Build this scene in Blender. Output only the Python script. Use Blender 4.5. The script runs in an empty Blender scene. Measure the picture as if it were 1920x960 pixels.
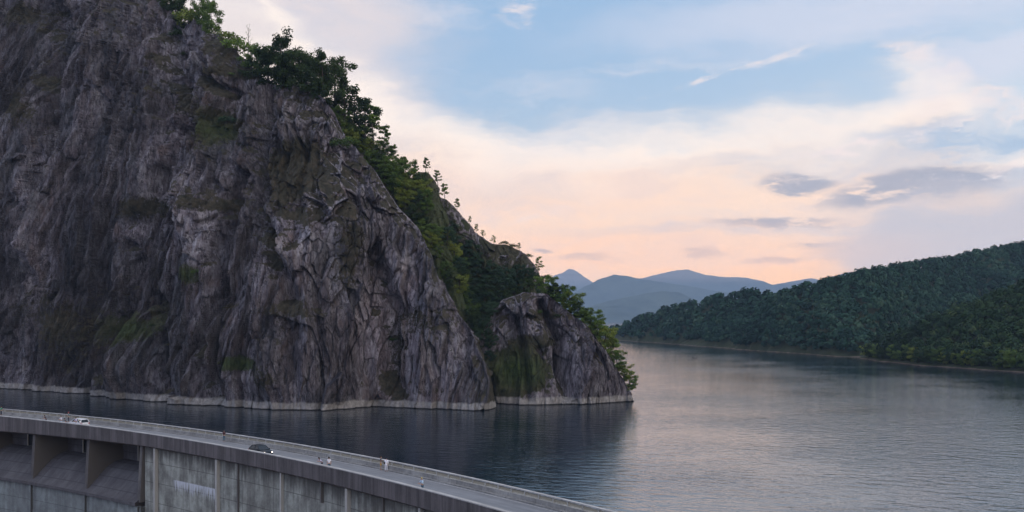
import bpy, bmesh, math, random
import numpy as np
from mathutils import Vector, Matrix
random.seed(7); rng = np.random.default_rng(7)
sc = bpy.context.scene
COL = sc.collection
R_ = math.radians

# ------------------------------------------------------------------ camera
F, HY, CZ = 2000.0, 597.0, 35.0           # focal length in photo pixels, horizon row, height over the water
cd = bpy.data.cameras.new('camera'); cam = bpy.data.objects.new('camera', cd); COL.objects.link(cam)
cam.location = (0, 0, CZ); cam.rotation_euler = (R_(90), 0, 0)
cd.sensor_width = 36; cd.lens = 36*F/1920; cd.shift_y = (HY-480)/1920
cd.clip_start = .5; cd.clip_end = 40000
sc.camera = cam

# ------------------------------------------------------------------ exposure
sc.view_settings.view_transform = 'Standard'; sc.view_settings.look = 'None'
sc.view_settings.exposure = .45; sc.view_settings.gamma = 1; sc.view_settings.use_curve_mapping = False
sc.render.engine = 'CYCLES'
cy = sc.cycles
cy.max_bounces = 5; cy.diffuse_bounces = 2; cy.glossy_bounces = 2; cy.transmission_bounces = 2; cy.volume_bounces = 0
cy.transparent_max_bounces = 6; cy.use_denoising = True; cy.caustics_reflective = False; cy.caustics_refractive = False
cy.sample_clamp_indirect = 4

# ------------------------------------------------------------------ node helper
class NT:
    def __init__(s, tree): s.t = tree; s.n = tree.nodes; s.l = tree.links
    def node(s, ty, **kw):
        n = s.n.new(ty)
        for k, v in kw.items(): setattr(n, k, v)
        return n
    def put(s, sock, v):
        if hasattr(v, 'is_output'): s.l.new(v, sock)
        elif isinstance(v, (tuple, list)) and len(v) == 3 and sock.type == 'RGBA': sock.default_value = (*v, 1)
        else: sock.default_value = v
    def m(s, op, a, b=None, c=None, clamp=False):
        n = s.node('ShaderNodeMath', operation=op, use_clamp=clamp)
        s.put(n.inputs[0], a)
        if b is not None: s.put(n.inputs[1], b)
        if c is not None: s.put(n.inputs[2], c)
        return n.outputs[0]
    def ss(s, x, a, b):
        n = s.node('ShaderNodeMapRange', interpolation_type='SMOOTHSTEP')
        s.put(n.inputs[0], x)
        if a <= b: lo, hi, o0, o1 = a, b, 0, 1
        else: lo, hi, o0, o1 = b, a, 1, 0
        n.inputs[1].default_value = lo; n.inputs[2].default_value = hi
        n.inputs[3].default_value = o0; n.inputs[4].default_value = o1
        return n.outputs[0]
    def mix(s, f, a, b):
        n = s.node('ShaderNodeMix', data_type='RGBA')
        s.put(n.inputs[0], f); s.put(n.inputs[6], a); s.put(n.inputs[7], b)
        return n.outputs[2]
    def scale(s, col, k):
        n = s.node('ShaderNodeVectorMath', operation='SCALE')
        s.put(n.inputs[0], col); s.put(n.inputs[3], k); return n.outputs[0]
    def xyz(s, x, y, z):
        n = s.node('ShaderNodeCombineXYZ'); s.put(n.inputs[0], x); s.put(n.inputs[1], y); s.put(n.inputs[2], z); return n.outputs[0]
    def sep(s, v):
        n = s.node('ShaderNodeSeparateXYZ'); s.put(n.inputs[0], v); return n.outputs
    def mul(s, v, w):
        n = s.node('ShaderNodeVectorMath', operation='MULTIPLY'); s.put(n.inputs[0], v); n.inputs[1].default_value = w; return n.outputs[0]
    def noise(s, v, sc_, det=4, rough=.55, dist=0, col=False):
        n = s.node('ShaderNodeTexNoise'); s.put(n.inputs['Vector'], v); n.inputs['Scale'].default_value = sc_
        n.inputs['Detail'].default_value = det; n.inputs['Roughness'].default_value = rough; n.inputs['Distortion'].default_value = dist
        return n.outputs['Color' if col else 'Fac']
    def ramp(s, f, stops):
        n = s.node('ShaderNodeValToRGB'); s.put(n.inputs[0], f); e = n.color_ramp.elements
        while len(e) < len(stops): e.new(.5)
        for i, (p, c) in enumerate(stops): e[i].position = p; e[i].color = (*c, 1)
        return n.outputs[0]

def L(r, g, b):   # display values 0..255 -> linear
    return tuple((c/255/12.92 if c/255 <= .04045 else ((c/255+.055)/1.055)**2.4) for c in (r, g, b))

# ------------------------------------------------------------------ sky and sun
SUN_EL, SUN_AZ = R_(9), R_(38)          # the low sun hides behind thin cloud, right of the valley
w = bpy.data.worlds.new('World'); sc.world = w; w.use_nodes = True
t = NT(w.node_tree); t.n.clear()
tc = t.node('ShaderNodeTexCoord').outputs['Generated']
x, y, z = t.sep(tc)[0:3]
az = t.m('ARCTAN2', x, y)
hr = t.m('SQRT', t.m('ADD', t.m('MULTIPLY', x, x), t.m('MULTIPLY', y, y)))
el = t.m('DIVIDE', z, t.m('MAXIMUM', hr, .05))
def sk(px, py):
    a = math.atan((px-960)/F); return a, (HY-py)/F*math.cos(a)
zz = t.m('MULTIPLY', el, 2.6)
cvec = t.xyz(az, zz, 0)
wr = t.noise(cvec, 3.2, 5, .6); wr2 = t.noise(t.xyz(az, zz, 4.0), 9, 5, .6)
dx = t.m('MULTIPLY', t.m('SUBTRACT', wr, .5), .22); dy = t.m('MULTIPLY', t.m('SUBTRACT', wr2, .5), .075)
az2 = t.m('ADD', az, dx); el2 = t.m('ADD', el, dy)
def blob(px, py, rx, ry, rot=0, soft=1.0, warp=1.0):
    a, e = sk(px, py)
    ua = t.m('SUBTRACT', t.m('MULTIPLY_ADD', dx, warp, az), a); ue = t.m('SUBTRACT', t.m('MULTIPLY_ADD', dy, warp, el), e)
    c, s_ = math.cos(rot), math.sin(rot)
    p = t.m('ADD', t.m('MULTIPLY', ua, c), t.m('MULTIPLY', ue, s_)); q = t.m('SUBTRACT', t.m('MULTIPLY', ue, c), t.m('MULTIPLY', ua, s_))
    p = t.m('DIVIDE', p, rx/F); q = t.m('DIVIDE', q, ry/F)
    r = t.m('SQRT', t.m('ADD', t.m('MULTIPLY', p, p), t.m('MULTIPLY', q, q)))
    return t.ss(r, 1+soft*.5, 1-soft*.6)
def mx(*a):
    r = a[0]
    for b in a[1:]: r = t.m('MAXIMUM', r, b)
    return r
nish = t.node('ShaderNodeTexSky', sky_type='NISHITA', sun_disc=False, sun_elevation=SUN_EL, sun_rotation=SUN_AZ, altitude=800, dust_density=1.2)
blue = t.mix(t.ss(el, 0, .32), L(192, 204, 218), L(154, 188, 224))
blue = t.mix(.82, t.scale(nish.outputs[0], .1), blue)
col = blue
# fine streaky cirrus everywhere
st = t.noise(t.xyz(t.m('MULTIPLY', az2, 2.2), t.m('MULTIPLY', el2, 12), 1.0), 2.2, 7, .62, .5)
col = t.mix(t.m('MULTIPLY', t.ss(st, .44, .8), .7), col, L(216, 216, 226))
# the big bank: everything under an undulating upper edge
edge = t.node('ShaderNodeFloatCurve'); cu = edge.mapping.curves[0]
pts = [(-500, -900), (380, -420), (560, 40), (660, 90), (740, 140), (830, 180), (930, 215), (1060, 218), (1180, 205), (1350, 178), (1500, 168), (1620, 150), (1700, 95), (1790, 160), (1920, 235), (2300, 300)]
def fx(px): return (math.atan((px-960)/F)+.9)/1.8
cu.points[0].location = (0, 1); cu.points[1].location = (1, .25)
for px, py in pts: cu.points.new(fx(px), sk(px, py)[1])
edge.mapping.update()
t.put(edge.inputs['Value'], t.m('DIVIDE', t.m('ADD', t.m('MULTIPLY_ADD', dx, .55, az), .9), 1.8))
fib = t.noise(t.xyz(t.m('MULTIPLY', az2, 4), t.m('MULTIPLY', el2, 24), 6.0), 2.4, 8, .66, .4)
below = t.m('ADD', t.m('MULTIPLY', t.m('SUBTRACT', fib, .5), .045), t.m('SUBTRACT', edge.outputs[0], t.m('ADD', el, t.m('MULTIPLY', dy, 1.1))))
bank = t.ss(below, -.012, .05)
tex = t.ss(t.noise(t.xyz(t.m('MULTIPLY', az2, 1.6), t.m('MULTIPLY', el2, 7), 7.0), 3, 6, .6, .3), .25, .62)
bank = t.m('MULTIPLY', bank, t.m('MULTIPLY_ADD', tex, .25, .75))
front = t.ss(t.m('ABSOLUTE', az), 1.5, .8)
bcol = t.ramp(t.m('MULTIPLY', el, 3.2), [(.0, L(248, 206, 180)), (.14, L(249, 211, 188)), (.30, L(245, 218, 202)), (.52, L(241, 222, 211)), (.72, L(242, 230, 222)), (1, L(230, 224, 226))])
dullb = t.ss(t.noise(t.xyz(az2, t.m('MULTIPLY', el2, 5), 3.0), 4, 5, .55), .45, .72)
bcol = t.mix(t.m('MULTIPLY', dullb, .45), bcol, L(216, 210, 214))
bcol = t.mix(t.m('MULTIPLY', t.ss(fib, .42, .66), .38), bcol, L(214, 206, 212))
rim = t.m('MULTIPLY', t.ss(below, -.005, .02), t.ss(below, .085, .03))
bcol = t.mix(t.m('MULTIPLY', rim, .85), bcol, L(250, 238, 230))
bank = t.m('MULTIPLY', bank, t.m('MULTIPLY_ADD', front, .7, .3))
veil = t.m('MULTIPLY', t.m('MULTIPLY', t.ss(az2, sk(900, 0)[0], sk(620, 0)[0]), front), t.m('MULTIPLY_ADD', t.ss(t.noise(t.xyz(t.m('MULTIPLY', az2, 3), t.m('MULTIPLY', el2, 6), 5.0), 2.5, 6, .6, .4), .3, .62), .35, .65))
col = t.mix(veil, col, L(224, 214, 216))
col = t.mix(bank, col, bcol)
# blue gaps on the right
gap = mx(blob(1810, 262, 190, 34), t.m('MULTIPLY', blob(1620, 300, 230, 26), .45), t.m('MULTIPLY', blob(1880, 330, 120, 20), .7), t.m('MULTIPLY', blob(1200, 432, 230, 10, 0, .9, .4), .35), t.m('MULTIPLY', blob(1560, 428, 220, 9, 0, .8, .4), .5))
col = t.mix(t.m('MULTIPLY', t.m('MULTIPLY', gap, t.m('MULTIPLY_ADD', t.ss(fib, .35, .6), .5, .5)), .95), col, L(170, 192, 216))
# wisps
wn = t.ss(t.noise(t.xyz(t.m('MULTIPLY', az, 8), t.m('MULTIPLY', el2, 30), 2.0), 3, 5, .65), .35, .65)
wisp = mx(blob(1350, 138, 125, 5, .26, .9, .25), blob(1480, 100, 60, 5, .3, .9, .25), blob(975, 15, 40, 22, .5), blob(1700, 128, 62, 26, -.7), blob(1640, 262, 170, 8, .15), blob(1820, 205, 170, 22, -.12), blob(1895, 300, 120, 14, .3), blob(1040, 398, 70, 6, .25, .9, .2))
col = t.mix(t.m('MULTIPLY', t.m('MULTIPLY', wisp, wn), .8), col, L(236, 224, 224))
soft = mx(blob(1580, 25, 430, 50, .03, 1.2), blob(1880, 105, 200, 34, .2, 1.2))
col = t.mix(t.m('MULTIPLY', soft, .6), col, L(214, 216, 230))
# lilac grey clouds low on the right
gn = t.ss(t.noise(t.xyz(t.m('MULTIPLY', az, 3.), t.m('MULTIPLY', el, 11), 9.0), 7, 7, .68), .36, .50)
gr = t.m('MULTIPLY', t.m('MULTIPLY_ADD', t.ss(fib, .34, .52), .6, .4), t.m('MULTIPLY', mx(blob(1712, 350, 135, 34, .12, .6, .6), blob(1500, 342, 66, 19, 0, .6, .5), blob(1460, 416, 120, 9, 0, .8, .5), t.m('MULTIPLY', blob(1310, 472, 36, 8, 0, .8, .4), .6), t.m('MULTIPLY', blob(1435, 489, 60, 6, 0, .8, .4), .6), t.m('MULTIPLY', blob(1095, 484, 50, 8, 0, .8, .4), .6), blob(1005, 464, 20, 8), blob(1530, 460, 60, 6, 0, .8, .3)), gn))
col = t.mix(t.m('MULTIPLY', gr, .85), col, L(160, 169, 188))
rain = mx(blob(1810, 455, 260, 72, .1, .5, .8), blob(2150, 430, 400, 110, 0, .5))
col = t.mix(t.m('MULTIPLY', rain, .9), col, L(192, 194, 206))
glow = mx(blob(1230, 480, 380, 60, 0, 1.2, .3), t.m('MULTIPLY', blob(1000, 360, 300, 60, 0, 1.2, .3), .5))
col = t.mix(t.m('MULTIPLY', glow, .3), col, L(255, 204, 178))
# unseen sky behind and overhead, brightened and warmed at right to light the rock
rear = t.ss(y, .25, -.5)
rside = t.ss(x, -.7, .8)
col = t.mix(t.m('MULTIPLY', rear, .85), col, t.scale(t.mix(rside, L(138, 156, 200), L(255, 238, 222)), 1.75))
col = t.mix(t.m('MULTIPLY', t.ss(el, .45, .9), .6), col, t.scale(t.xyz(*L(205, 214, 235)), 1.25))
col = t.mix(t.ss(z, -.02, -.1), col, L(60, 66, 70))
# the band near the horizon is brighter before the lake air dims it
HD, HTOP, HEND = .00005, 1060., 23000.
path = t.m('MINIMUM', t.m('DIVIDE', HTOP-35, t.m('MAXIMUM', el, .02)), HEND)
T_ = t.m('EXPONENT', t.m('MULTIPLY', path, -HD))
hz = t.m('SUBTRACT', 1, T_)
sub = t.node('ShaderNodeVectorMath', operation='SUBTRACT'); t.put(sub.inputs[0], col); t.put(sub.inputs[1], t.scale(t.xyz(.22, .31, .46), hz))
col2 = t.scale(sub.outputs[0], t.m('DIVIDE', 1, T_))
col = t.mix(front, col, col2)
bg = t.node('ShaderNodeBackground'); t.put(bg.inputs[0], col); bg.inputs[1].default_value = .80
t.l.new(bg.outputs[0], t.node('ShaderNodeOutputWorld').inputs[0])
w.cycles.sampling_method = 'MANUAL'; w.cycles.sample_map_resolution = 1024
sd = bpy.data.lights.new('sun', 'SUN'); sd.energy = .55; sd.angle = R_(14); sd.color = (1, .82, .68)
so = bpy.data.objects.new('sun', sd); COL.objects.link(so)
so.rotation_euler = Vector((math.sin(SUN_AZ)*math.cos(SUN_EL), math.cos(SUN_AZ)*math.cos(SUN_EL), math.sin(SUN_EL))).to_track_quat('Z', 'Y').to_euler()

# ------------------------------------------------------------------ numpy noise
TAB = rng.random((32, 32, 32)).astype(np.float32)
def vn(x, y, z):
    xi, yi, zi = np.floor(x), np.floor(y), np.floor(z)
    fx_, fy_, fz_ = [(a-b) for a, b in ((x, xi), (y, yi), (z, zi))]
    fx_, fy_, fz_ = [f*f*(3-2*f) for f in (fx_, fy_, fz_)]
    xi, yi, zi = [a.astype(np.int64) & 31 for a in (xi, yi, zi)]
    x1, y1, z1 = (xi+1) & 31, (yi+1) & 31, (zi+1) & 31
    def lz(a, b): return TAB[a, b, zi]*(1-fz_)+TAB[a, b, z1]*fz_
    return ((lz(xi, yi)*(1-fx_)+lz(x1, yi)*fx_)*(1-fy_)+(lz(xi, y1)*(1-fx_)+lz(x1, y1)*fx_)*fy_)
def fbm(x, y, z, o=4, g=.5):
    s = 0; a = 1; n = 0
    for i in range(o):
        s = s+a*vn(x+13.7*i, y+7.1*i, z+3.3*i); n += a; a *= g; x, y, z = x*2.03, y*2.03, z*2.03
    return s/n
def ridged(x, y, z, o=4, g=.5):
    s = 0; a = 1; n = 0
    for i in range(o):
        s = s+a*(1-np.abs(2*vn(x+5.7*i, y+9.1*i, z+2.3*i)-1)); n += a; a *= g; x, y, z = x*2.03, y*2.03, z*2.03
    return s/n
def worley(x, y, z):
    xi, yi, zi = [np.floor(a).astype(np.int64) for a in (x, y, z)]
    f1 = np.full(x.shape, 9., np.float32); f2 = f1.copy(); idv = np.zeros(x.shape, np.float32); tilt = idv.copy()
    for a in (-1, 0, 1):
        for b in (-1, 0, 1):
            for c in (-1, 0, 1):
                i, j, k = (xi+a) & 31, (yi+b) & 31, (zi+c) & 31
                r1 = TAB[i, j, k]; r2 = TAB[(i+11) & 31, (j+5) & 31, k]; r3 = TAB[i, (j+17) & 31, (k+9) & 31]
                d = (xi+a+r1-x)**2+(yi+b+r2-y)**2+(zi+c+r3-z)**2
                m = d < f1; f2 = np.where(m, f1, np.minimum(f2, d)); idv = np.where(m, r1, idv)
                tilt = np.where(m, (x-xi-a-r1)*(TAB[(i+3) & 31, (j+21) & 31, (k+7) & 31]-.5)*2+(z-zi-c-r3)*(TAB[(i+19) & 31, j, (k+27) & 31]-.5)*1.1, tilt); f1 = np.where(m, d, f1)
    return np.sqrt(f1), np.sqrt(f2), idv, tilt
def sst(x, a, b):
    q = np.clip((x-a)/(b-a), 0, 1); return q*q*(3-2*q)

# ------------------------------------------------------------------ object helpers
def tag(o, label=None, cat=None, group=None, kind=None):
    if label: o['label'] = label
    if cat: o['category'] = cat
    if group: o['group'] = group
    if kind: o['kind'] = kind
    return o
def empty(name, loc, rz=0, **kw):
    o = bpy.data.objects.new(name, None); o.empty_display_size = .3; COL.objects.link(o)
    o.location = loc; o.rotation_euler = (0, 0, rz); return tag(o, **kw)
def meshobj(name, verts, faces, mat, parent=None, smooth=False):
    me = bpy.data.meshes.new(name); me.from_pydata([tuple(v) for v in verts], [], faces); me.update()
    if smooth: me.polygons.foreach_set('use_smooth', [True]*len(me.polygons))
    o = bpy.data.objects.new(name, me); COL.objects.link(o)
    if mat: me.materials.append(mat)
    if parent: o.parent = parent
    return o
def npmesh(name, V, Q, mat, smooth=True, n=4):
    me = bpy.data.meshes.new(name)
    me.vertices.add(len(V)); me.vertices.foreach_set('co', np.ascontiguousarray(V, np.float32).ravel())
    nf = len(Q); me.loops.add(nf*n); me.loops.foreach_set('vertex_index', np.ascontiguousarray(Q, np.int32).ravel())
    me.polygons.add(nf); me.polygons.foreach_set('loop_start', np.arange(nf, dtype=np.int32)*n)
    me.polygons.foreach_set('loop_total', np.full(nf, n, np.int32))
    me.update(calc_edges=True)
    me.polygons.foreach_set('use_smooth', np.full(nf, smooth))
    if mat: me.materials.append(mat)
    o = bpy.data.objects.new(name, me); COL.objects.link(o); return o
def gridq(nv, nu):
    i = np.arange(nv*nu).reshape(nv, nu)
    return np.stack([i[:-1, :-1], i[:-1, 1:], i[1:, 1:], i[1:, :-1]], -1).reshape(-1, 4)
class MB:
    def __init__(s): s.v = []; s.f = []
    def add(s, v, f):
        k = len(s.v); s.v += [tuple(p) for p in v]; s.f += [tuple(i+k for i in q) for q in f]
    def box(s, x0, x1, y0, y1, z0, z1):
        s.add([(x0, y0, z0), (x1, y0, z0), (x1, y1, z0), (x0, y1, z0), (x0, y0, z1), (x1, y0, z1), (x1, y1, z1), (x0, y1, z1)],
              [(0, 3, 2, 1), (4, 5, 6, 7), (0, 1, 5, 4), (1, 2, 6, 5), (2, 3, 7, 6), (3, 0, 4, 7)])
    def tube(s, pts, rad, n=6):
        pts = [Vector(p) for p in pts]; k = len(s.v); ref = Vector((0.31, .87, .4))
        for i, p in enumerate(pts):
            d = (pts[min(i+1, len(pts)-1)]-pts[max(i-1, 0)]).normalized(); a = d.cross(ref).normalized(); b = d.cross(a)
            for j in range(n):
                q = p+(a*math.cos(2*math.pi*j/n)+b*math.sin(2*math.pi*j/n))*rad[i]; s.v.append(tuple(q))
        for i in range(len(pts)-1):
            for j in range(n): s.f.append((k+i*n+j, k+i*n+(j+1) % n, k+(i+1)*n+(j+1) % n, k+(i+1)*n+j))
        s.f.append(tuple(k+j for j in range(n))[::-1]); s.f.append(tuple(k+(len(pts)-1)*n+j for j in range(n)))
    def build(s, name, mat, parent=None, smooth=False): return meshobj(name, s.v, s.f, mat, parent, smooth)

def mat(name):
    m = bpy.data.materials.new(name); m.use_nodes = True; tt = NT(m.node_tree); b = m.node_tree.nodes['Principled BSDF']
    return m, tt, b
def simple(name, col, rough=.7, metal=0, var=.15):
    m, tt, b = mat(name)
    o = tt.node('ShaderNodeTexCoord').outputs['Object']; n = tt.noise(o, 6, 3)
    tt.put(b.inputs['Base Color'], tt.mix(n, tuple(c*(1-var) for c in col), tuple(min(1, c*(1+var)) for c in col)))
    b.inputs['Roughness'].default_value = rough; b.inputs['Metallic'].default_value = metal
    return m
def bump(tt, b, h, dist, strength=1):
    n = tt.node('ShaderNodeBump'); tt.put(n.inputs['Height'], h); n.inputs['Distance'].default_value = dist; n.inputs['Strength'].default_value = strength
    tt.l.new(n.outputs[0], b.inputs['Normal'])

# ------------------------------------------------------------------ setting materials
def rock_mat():
    m, tt, b = mat('rock')
    o = tt.node('ShaderNodeTexCoord').outputs['Object']; X, Y, Z = tt.sep(o)[0:3]
    att = tt.node('ShaderNodeAttribute', attribute_name='moss').outputs['Fac']
    cav = tt.node('ShaderNodeAttribute', attribute_name='seam').outputs['Fac']
    tone = tt.node('ShaderNodeAttribute', attribute_name='tone').outputs['Fac']
    wv = tt.node('ShaderNodeVectorMath', operation='ADD'); tt.put(wv.inputs[0], o)
    tt.put(wv.inputs[1], tt.scale(tt.noise(o, .05, 2, col=True), 6.)); ow = wv.outputs[0]
    v1 = tt.mul(ow, (1, 1, .28)); v2 = tt.mul(ow, (1, 1, .45))
    n1 = tt.noise(v1, .16, 9, .74); n2 = tt.noise(v2, .045, 5, .6); n3 = tt.noise(tt.mul(o, (1, 1, .5)), .9, 5, .7)
    n4 = tt.noise(tt.mul(ow, (1, 1, .13)), .42, 6, .7)
    f = tt.m('ADD', tt.m('ADD', tt.m('MULTIPLY', n1, .4), tt.m('MULTIPLY', n3, .28)), tt.m('MULTIPLY', n4, .32))
    c = tt.ramp(f, [(.37, (.030, .027, .032)), (.43, (.12, .103, .113)), (.50, (.27, .243, .257)), (.56, (.43, .41, .42)), (.63, (.68, .67, .67))])
    # weathered brown, lichen green and orange stained zones
    c = tt.mix(tt.m('MULTIPLY', tt.ss(n2, .5, .66), .55), c, (.15, .11, .10))
    c = tt.mix(tt.m('MULTIPLY', tt.ss(tt.noise(v2, .11, 4), .58, .7), .35), c, (.30, .19, .13))
    c = tt.mix(tt.m('MULTIPLY', tt.ss(tt.noise(v1, .07, 5, .6), .52, .66), .4), c, (.11, .14, .15))
    c = tt.mix(tt.m('MULTIPLY', tt.ss(n3, .6, .74), .4), c, (.52, .50, .49))
    zone = tt.ss(tt.noise(tt.mul(o, (1, 1, .5)), .022, 4, .6), .38, .62)
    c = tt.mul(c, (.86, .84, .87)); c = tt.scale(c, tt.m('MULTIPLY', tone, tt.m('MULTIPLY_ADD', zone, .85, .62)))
    thin = tt.m('ABSOLUTE', tt.m('SUBTRACT', tt.noise(tt.mul(ow, (1, 1, .16)), .30, 7, .62), .5))
    c = tt.mix(tt.m('MULTIPLY', tt.ss(thin, .022, .003), .75), c, (.022, .019, .023))
    c = tt.mix(tt.m('MULTIPLY', cav, .6), c, (.028, .026, .028))
    # dry grass and moss on the ledges
    mn = tt.m('ADD', att, tt.m('MULTIPLY', tt.m('SUBTRACT', tt.noise(o, .45, 7, .75), .5), 2.0))
    g = tt.ramp(tt.noise(o, .35, 6, .65), [(.3, (.032, .032, .020)), (.5, (.075, .066, .042)), (.7, (.135, .11, .075))])
    green = tt.node('ShaderNodeAttribute', attribute_name='green').outputs['Fac']
    g = tt.mix(green, g, tt.ramp(tt.noise(o, .6, 5, .65), [(.35, (.04, .07, .02)), (.65, (.11, .16, .045))]))
    c = tt.mix(tt.ss(mn, .26, .52), c, g)
    # bleached drawdown band above the water
    wl = tt.m('ADD', Z, tt.m('MULTIPLY', tt.m('SUBTRACT', tt.noise(o, .10, 6, .65), .5), 3.6))
    band = tt.ss(wl, 3.3, 2.3)
    c = tt.mix(tt.m('MULTIPLY', band, .9), c, tt.ramp(tt.noise(tt.mul(o, (1, 1, .6)), .8, 6, .7), [(.3, (.28, .26, .24)), (.5, (.52, .49, .46)), (.7, (.72, .69, .66))]))
    c = tt.mix(tt.ss(Z, .55, .2), c, (.05, .045, .04))
    tt.put(b.inputs['Base Color'], c); b.inputs['Roughness'].default_value = .85; b.inputs['Specular IOR Level'].default_value = .25
    h = tt.m('ADD', tt.m('MULTIPLY', tt.noise(tt.mul(ow, (1, 1, .3)), .45, 9, .74), 1.), tt.m('MULTIPLY', tt.noise(tt.mul(o, (1, 1, .6)), 1.8, 4, .7), .25))
    bump(tt, b, h, 3.2, 1.0)
    return m
ROCK = rock_mat()
def soil_mat():
    m, tt, b = mat('forest_floor')
    o = tt.node('ShaderNodeTexCoord').outputs['Object']; Z = tt.sep(o)[2]
    c = tt.ramp(tt.noise(o, .05, 6, .65), [(.3, (.020, .032, .014)), (.7, (.045, .055, .022))])
    c = tt.mix(tt.ss(tt.m('ADD', Z, tt.m('MULTIPLY', tt.noise(o, .06, 3), 1.4)), 1.3, 1.0), c, tt.ramp(tt.noise(o, .1, 5), [(.35, (.09, .065, .05)), (.65, (.20, .15, .11))]))
    tt.put(b.inputs['Base Color'], c); b.inputs['Roughness'].default_value = 1; return m
SOIL = soil_mat()
def far_mat():
    m, tt, b = mat('far_mountain_cover')
    o = tt.node('ShaderNodeTexCoord').outputs['Object']; Z = tt.sep(o)[2]
    c = tt.ramp(tt.noise(o, .0035, 9, .68), [(.35, (.035, .06, .05)), (.6, (.08, .11, .085))])
    top = tt.ss(tt.m('ADD', Z, tt.m('MULTIPLY', tt.noise(o, .003, 6, .6), 150)), 700, 960)
    c = tt.mix(top, c, (.26, .23, .19))
    tt.put(b.inputs['Base Color'], c); b.inputs['Roughness'].default_value = 1; return m
FARM = far_mat()

# ------------------------------------------------------------------ terrain masses (a front slope up to a ridge and a back slope down)
def W3(px, d, z): return np.stack([(px-960)/F*d, d, z], -1)
class Mass: pass
def mass(name, ctrl, nu, nv, nb, amp, material, back=(.25, .97), backslope=1.0, bulge=12., gul=(), blobs=(), moss=(), shear=0, rock=True, green=(), tones=()):
    c = np.array(ctrl, float)                    # base px, base distance, ridge px, ridge py, lean
    ln = np.hypot(np.diff(c[:, 0]*.5+c[:, 2]*.5), np.diff(c[:, 3]*.6)); s = np.r_[0, np.cumsum(ln)]; u = np.linspace(0, s[-1], nu)
    bx, bd, rx, ry, le = [np.interp(u, s, c[:, i]) for i in range(5)]
    k = max(3, nu//120); ker = np.hanning(k+2)[1:-1]; ker /= ker.sum()
    def sm(a): return np.convolve(np.pad(a, k//2+1, mode='edge'), ker, 'same')[k//2+1:-(k//2+1)]
    bx, bd, rx, ry, le = map(sm, (bx, bd, rx, ry, le))
    q = (HY-ry)/F; rd = (bd+le*CZ)/(1-le*q); rz = CZ+q*rd
    B = W3(bx, bd, np.zeros(nu)); Rg = W3(rx, rd, rz)
    v = np.r_[-.06, -.02, np.linspace(0, 1, nv)]
    P = B[None]*(1-v)[:, None, None]+Rg[None]*v[:, None, None]
    P[0, :, 2] = -14; P[1, :, 2] = -4
    tx = np.gradient(B[:, 0]); ty = np.gradient(B[:, 1]); kk = max(5, nu//12); tx, ty = [np.convolve(np.pad(a, kk, mode='edge'), np.ones(kk)/kk, 'same')[kk:-kk] for a in (tx, ty)]
    nn = np.hypot(tx, ty)+1e-9; nx, ny = ty/nn, -tx/nn
    vc = np.clip(v, 0, 1)
    bl = bulge*(np.sin(np.pi*vc)[:, None])*np.clip(rz/120, .1, 1.2)[None]
    P[..., 0] += nx*bl; P[..., 1] += ny*bl
    nbv = np.linspace(0, 1, nb+1)[1:]; H = (rz+12)
    Bk = Rg[None]+nbv[:, None, None]*np.stack([back[0]*H/backslope, back[1]*H/backslope, -H], -1)[None]
    PP = np.concatenate([P, Bk], 0); nr = PP.shape[0]; nf = len(v)
    px = 960+F*PP[..., 0]/PP[..., 1]; py = HY+F*(CZ-PP[..., 2])/PP[..., 1]
    X, Y, Z = PP[..., 0], PP[..., 1], PP[..., 2]
    fade = np.ones(nr); fade[nf:] = 1-.6*nbv; fade = fade[:, None]
    edge = np.minimum(1, .35+np.clip(rz/50, 0, 1))[None]*(1-.6*sst(np.minimum(PP[..., 2]/np.maximum(rz, 1)[None], 1), .90, 1.) if rock else 1)
    if rock:
        wx = (fbm(X/40, Y/40, Z/60, 3)-.5)*16; wz = (fbm(X/35+9, Y/35, Z/35, 3)-.5)*16
        sh = shear*sst(-px, -620, -150) if shear else 0
        a = X+wx-sh*Z*.32; b_ = Y*.8+wx*.5; c_ = Z+wz
        D = (ridged(a/58, b_/58, c_/150, 2)-.62)*21
        D += (ridged(a/22+3, b_/22, c_/110, 3)-.62)*10
        D += (ridged(a/8.5+7, b_/8.5, c_/44, 3)-.6)*3.6
        D += (ridged(a/3.4, b_/3.4, c_/15, 3, .6)-.55)*1.6
        f1, f2, idv, tl = worley(a/15+2, b_/15, c_/95); D += (idv-.5)*8+tl*8
        f1, f2, idv, tl = worley(a/5.2, b_/5.2, c_/30)
        D += (idv-.5)*3.6+tl*5.2
        crack = np.exp(-(f2-f1)/.05)*sst(fbm(a/14, b_/14, c_/20, 2), .42, .62); D -= 1.2*crack
        f1b, f2b, idb, tl = worley(a/2.2+5, b_/2.2, c_/10.); D += (idb-.5)*1.3+tl*2.2; crackb = np.exp(-(f2b-f1b)/.09); D -= .45*crackb
        lz_ = (Z+wz*.8+a*.12)/13; D += (np.abs((lz_ % 1)-.5)*2-.5)*1.0*fbm(a/30, b_/30, Z/30, 2)*1.6
        D *= amp
    else:
        ks = 70 if B[:, 1].max() < 5000 else 900
        D = amp*(ridged(X/ks, Y/ks, Z/ks, 6)-.6)*1.4
        crack = crackb = np.zeros_like(X)
    seam = np.zeros_like(X)
    for poly, wd, dep in gul:
        best = np.full(X.shape, 1e9)
        wd = wd*1.35; wob = (fbm(X/12, Y/12, Z/14, 3)-.5)*wd*2.6
        for (x0, y0), (x1, y1) in zip(poly[:-1], poly[1:]):
            ex, ey = x1-x0, y1-y0; tt_ = np.clip(((px-x0)*ex+(py-y0)*ey)/(ex*ex+ey*ey), 0, 1)
            best = np.minimum(best, np.hypot(px-x0-tt_*ex+wob, py-y0-tt_*ey))
        g = np.exp(-(best/wd)**2); D = D-dep*2.1*g
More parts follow.
